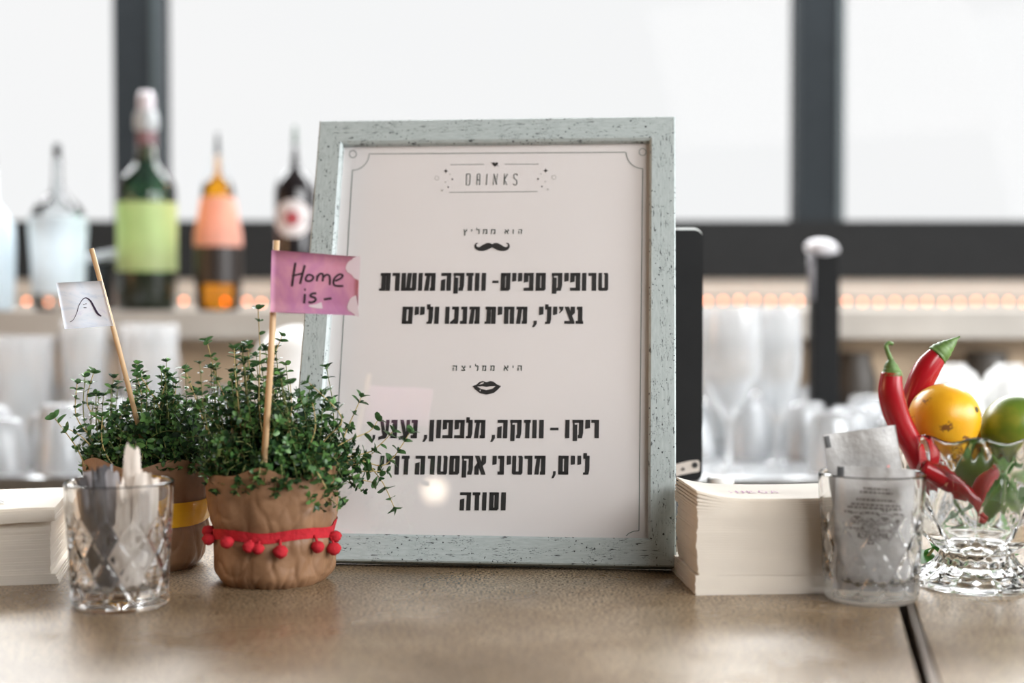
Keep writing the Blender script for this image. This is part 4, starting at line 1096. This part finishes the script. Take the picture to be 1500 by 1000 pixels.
# ---------------------------------------------------------------- dark tap column
tp = P(1207, 370, 2.2)
tc_ = empty('tap_column', (tp.x, 2.2, -.02), 'black tap column with a rounded pale metal head', 'tap')
k = 2.2/F; H_ = tp.z+.02
G().box((-19*k, -.02, 0), (20*k, .02, H_)).build('column', BLACK, tc_, bevel=.004)
G().sphere((0, 0, 0), 1, 24, 14).build('head', plain('pale_metal', (206, 204, 208), .3), tc_, loc=(-4*k, -.004, H_+6*k), rot=(0, .12, 0)).scale = (25*k, .024, 14*k)
G().tube([(-22*k, -.018, H_+2*k), (-22*k, -.018, H_-70*k)], 5*k, 10).build('handle', plain('handle_grey', (120, 118, 122), .3), tc_)

# ---------------------------------------------------------------- glassware on the bench
BZ = -.02
FROST = Mat('wet_glass', (.97, .985, 1, 1), .06, Transmission_Weight=.74, IOR=1.35).m
def tumbler_mesh(h, r0, r1, mat):
    "upturned glass: wide rim on the bench"
    return G().lathe([(r1, 0), (r0, h-.008), (r0-.004, h-.001), (0, h), ], 20).lathe([(r1-.0018, 0), (r0-.002, h-.014), (r0-.006, h-.010), (0, h-.009)], 20).mesh('tumbler', mat)
def wine_mesh(h, r, bh, mat):
    "bowl on a stem"
    p = [(r*.62, 0), (r*.62, .002), (.012, .006), (.0045, .014), (.004, h-bh-.01), (.010, h-bh), (r*.62, h-bh+.022), (r*.95, h-bh*.62), (r, h-bh*.35), (r*.9, h)]
    q = [(r*.9-.0015, h), (r-.0018, h-bh*.35), (r*.95-.0018, h-bh*.62), (r*.60, h-bh+.026), (0, h-bh+.006)]
    return G().lathe(p, 28).lathe(q, 28).mesh('wine_glass', mat)
meshes = [tumbler_mesh(.085, .028, .036, FROST), tumbler_mesh(.095, .027, .033, FROST), tumbler_mesh(.075, .032, .038, FROST)]
rng = random.Random(17)
lab = ['upturned clear tumbler drying on the bench by the window', 'tall narrow upturned glass drying on the bench by the window', 'squat upturned glass drying on the bench by the window']
grp = ['upturned tumblers on the bench', 'narrow glasses on the bench', 'squat glasses on the bench']
for r in range(6):
    y = 1.945+r*.086
    kk = 1.0
    n = 26
    for c in range(-n//2, n//2):
        x = c*.088+(.044 if r % 2 else 0)
        pxx = 750+x/y*F
        if pxx < -60 or pxx > 1560: continue
        if 470 < pxx < 985: continue
        if y < 2.09 and 1000 < pxx < 1200: continue
        if abs(x-tp.x) < .07 and abs(y-2.2) < .07: continue
        if abs(y-2.2) < .09 and (pxx < 290 or 1320 < pxx < 1560 or 330 < pxx < 480): continue
        if abs(y-2.3) < .13 and pxx > 1210: continue
        t = rng.choice((0, 0, 1, 2)) if r < 5 else 1
        o = inst('tumbler', meshes[t]); o.location = (x+rng.uniform(-.003, .003), y+rng.uniform(-.003, .003), BZ); o.rotation_euler = (0, 0, rng.uniform(0, 6))
        tag(o, lab[t], 'glass', grp[t])
wg = wine_mesh(.226, .0445, .150, FROST)
o = inst('wine_glass', wg); o.location = (P(1070, 0, 1.95).x, 1.95, BZ); tag(o, 'large balloon wine glass on the bench beside the black monitor', 'wine glass')
wg = wine_mesh(.226, .0345, .160, FROST)
o = inst('wine_glass', wg); o.location = (P(1142, 0, 2.02).x, 2.02, BZ); tag(o, 'slim wine glass on the bench next to the tap column', 'wine glass')
def jarglass(px, w, ytop, d, label):
    k = d/F; h = P(px, ytop, d).z-BZ; r = w/2*k
    g = G().lathe([(0, 0), (r*.86, 0), (r*.9, .004), (r, h*.9), (r, h)], 30).lathe([(r-.003, h), (r-.003, h*.9), (r*.88-.002, .012), (0, .012)], 30)
    o = g.build('glass_pitcher', FROST); o.location = (P(px, 0, d).x, d, BZ); tag(o, label, 'pitcher', 'glass pitchers on the bench')
    e = G().tube(catmull([(r, 0, h*.85), (r+.03, 0, h*.75), (r+.03, 0, h*.4), (r*.95, 0, h*.25)], 6), .004, 8).build('handle', FROST, o); e.rotation_euler = (0, 0, 1.2)
    return o
jarglass(18, 112, 492, 2.2, 'wide clear glass pitcher nearest the picture edge')
jarglass(118, 66, 466, 2.2, 'narrow clear glass pitcher behind the little white flag')
jarglass(215, 84, 474, 2.2, 'clear glass pitcher below the green bottle')
for px, w, yt, lb in ((1398, 84, 538, 'upturned white china bowl behind the lemon'), (1484, 76, 538, 'upturned white china bowl behind the lime')):
    k = 2.2/F; h = P(px, yt, 2.2).z-BZ; r = w/2*k
    o = G().lathe([(r*1.15, 0), (r*1.12, h*.45), (r, h*.8), (r*.8, h*.93), (r*.5, h), (r*.5, h+.004), (r*.42, h+.004), (r*.4, h), (0, h)], 32).build('china_bowl', WHITE)
    o.location = (P(px, 0, 2.2).x, 2.2, BZ); tag(o, lb, 'bowl', 'white bowls on the bench')
k = 2.15/F
o = G().lathe([(72*k, 0), (74*k, .05), (70*k, .12), (58*k, .165), (36*k, .188), (12*k, .196), (0, .197)], 40).build('domed_cover', WHITE)
o.location = (P(432, 0, 2.15).x, 2.15, BZ); tag(o, 'white domed cover on the bench between the flag stick and the menu', 'cover')
for px, y, r, h, lb in ((1257, 2.40, .036, .148, 'dark round pot under the stone ledge next to the tap column'), (1450, 2.395, .046, .150, 'dark round pot under the stone ledge behind the limes')):
    o = G().lathe([(0, 0), (r*.7, 0), (r, h*.35), (r, h*.7), (r*.72, h*.92), (r*.78, h), (r*.7, h), (r*.62, h*.9), (0, h*.88)], 30).build('dark_pot', plain('dark_ceramic', (62, 56, 50), .5))
    o.location = (P(px, 0, y).x, y, BZ); tag(o, lb, 'pot', 'dark pots under the ledge')
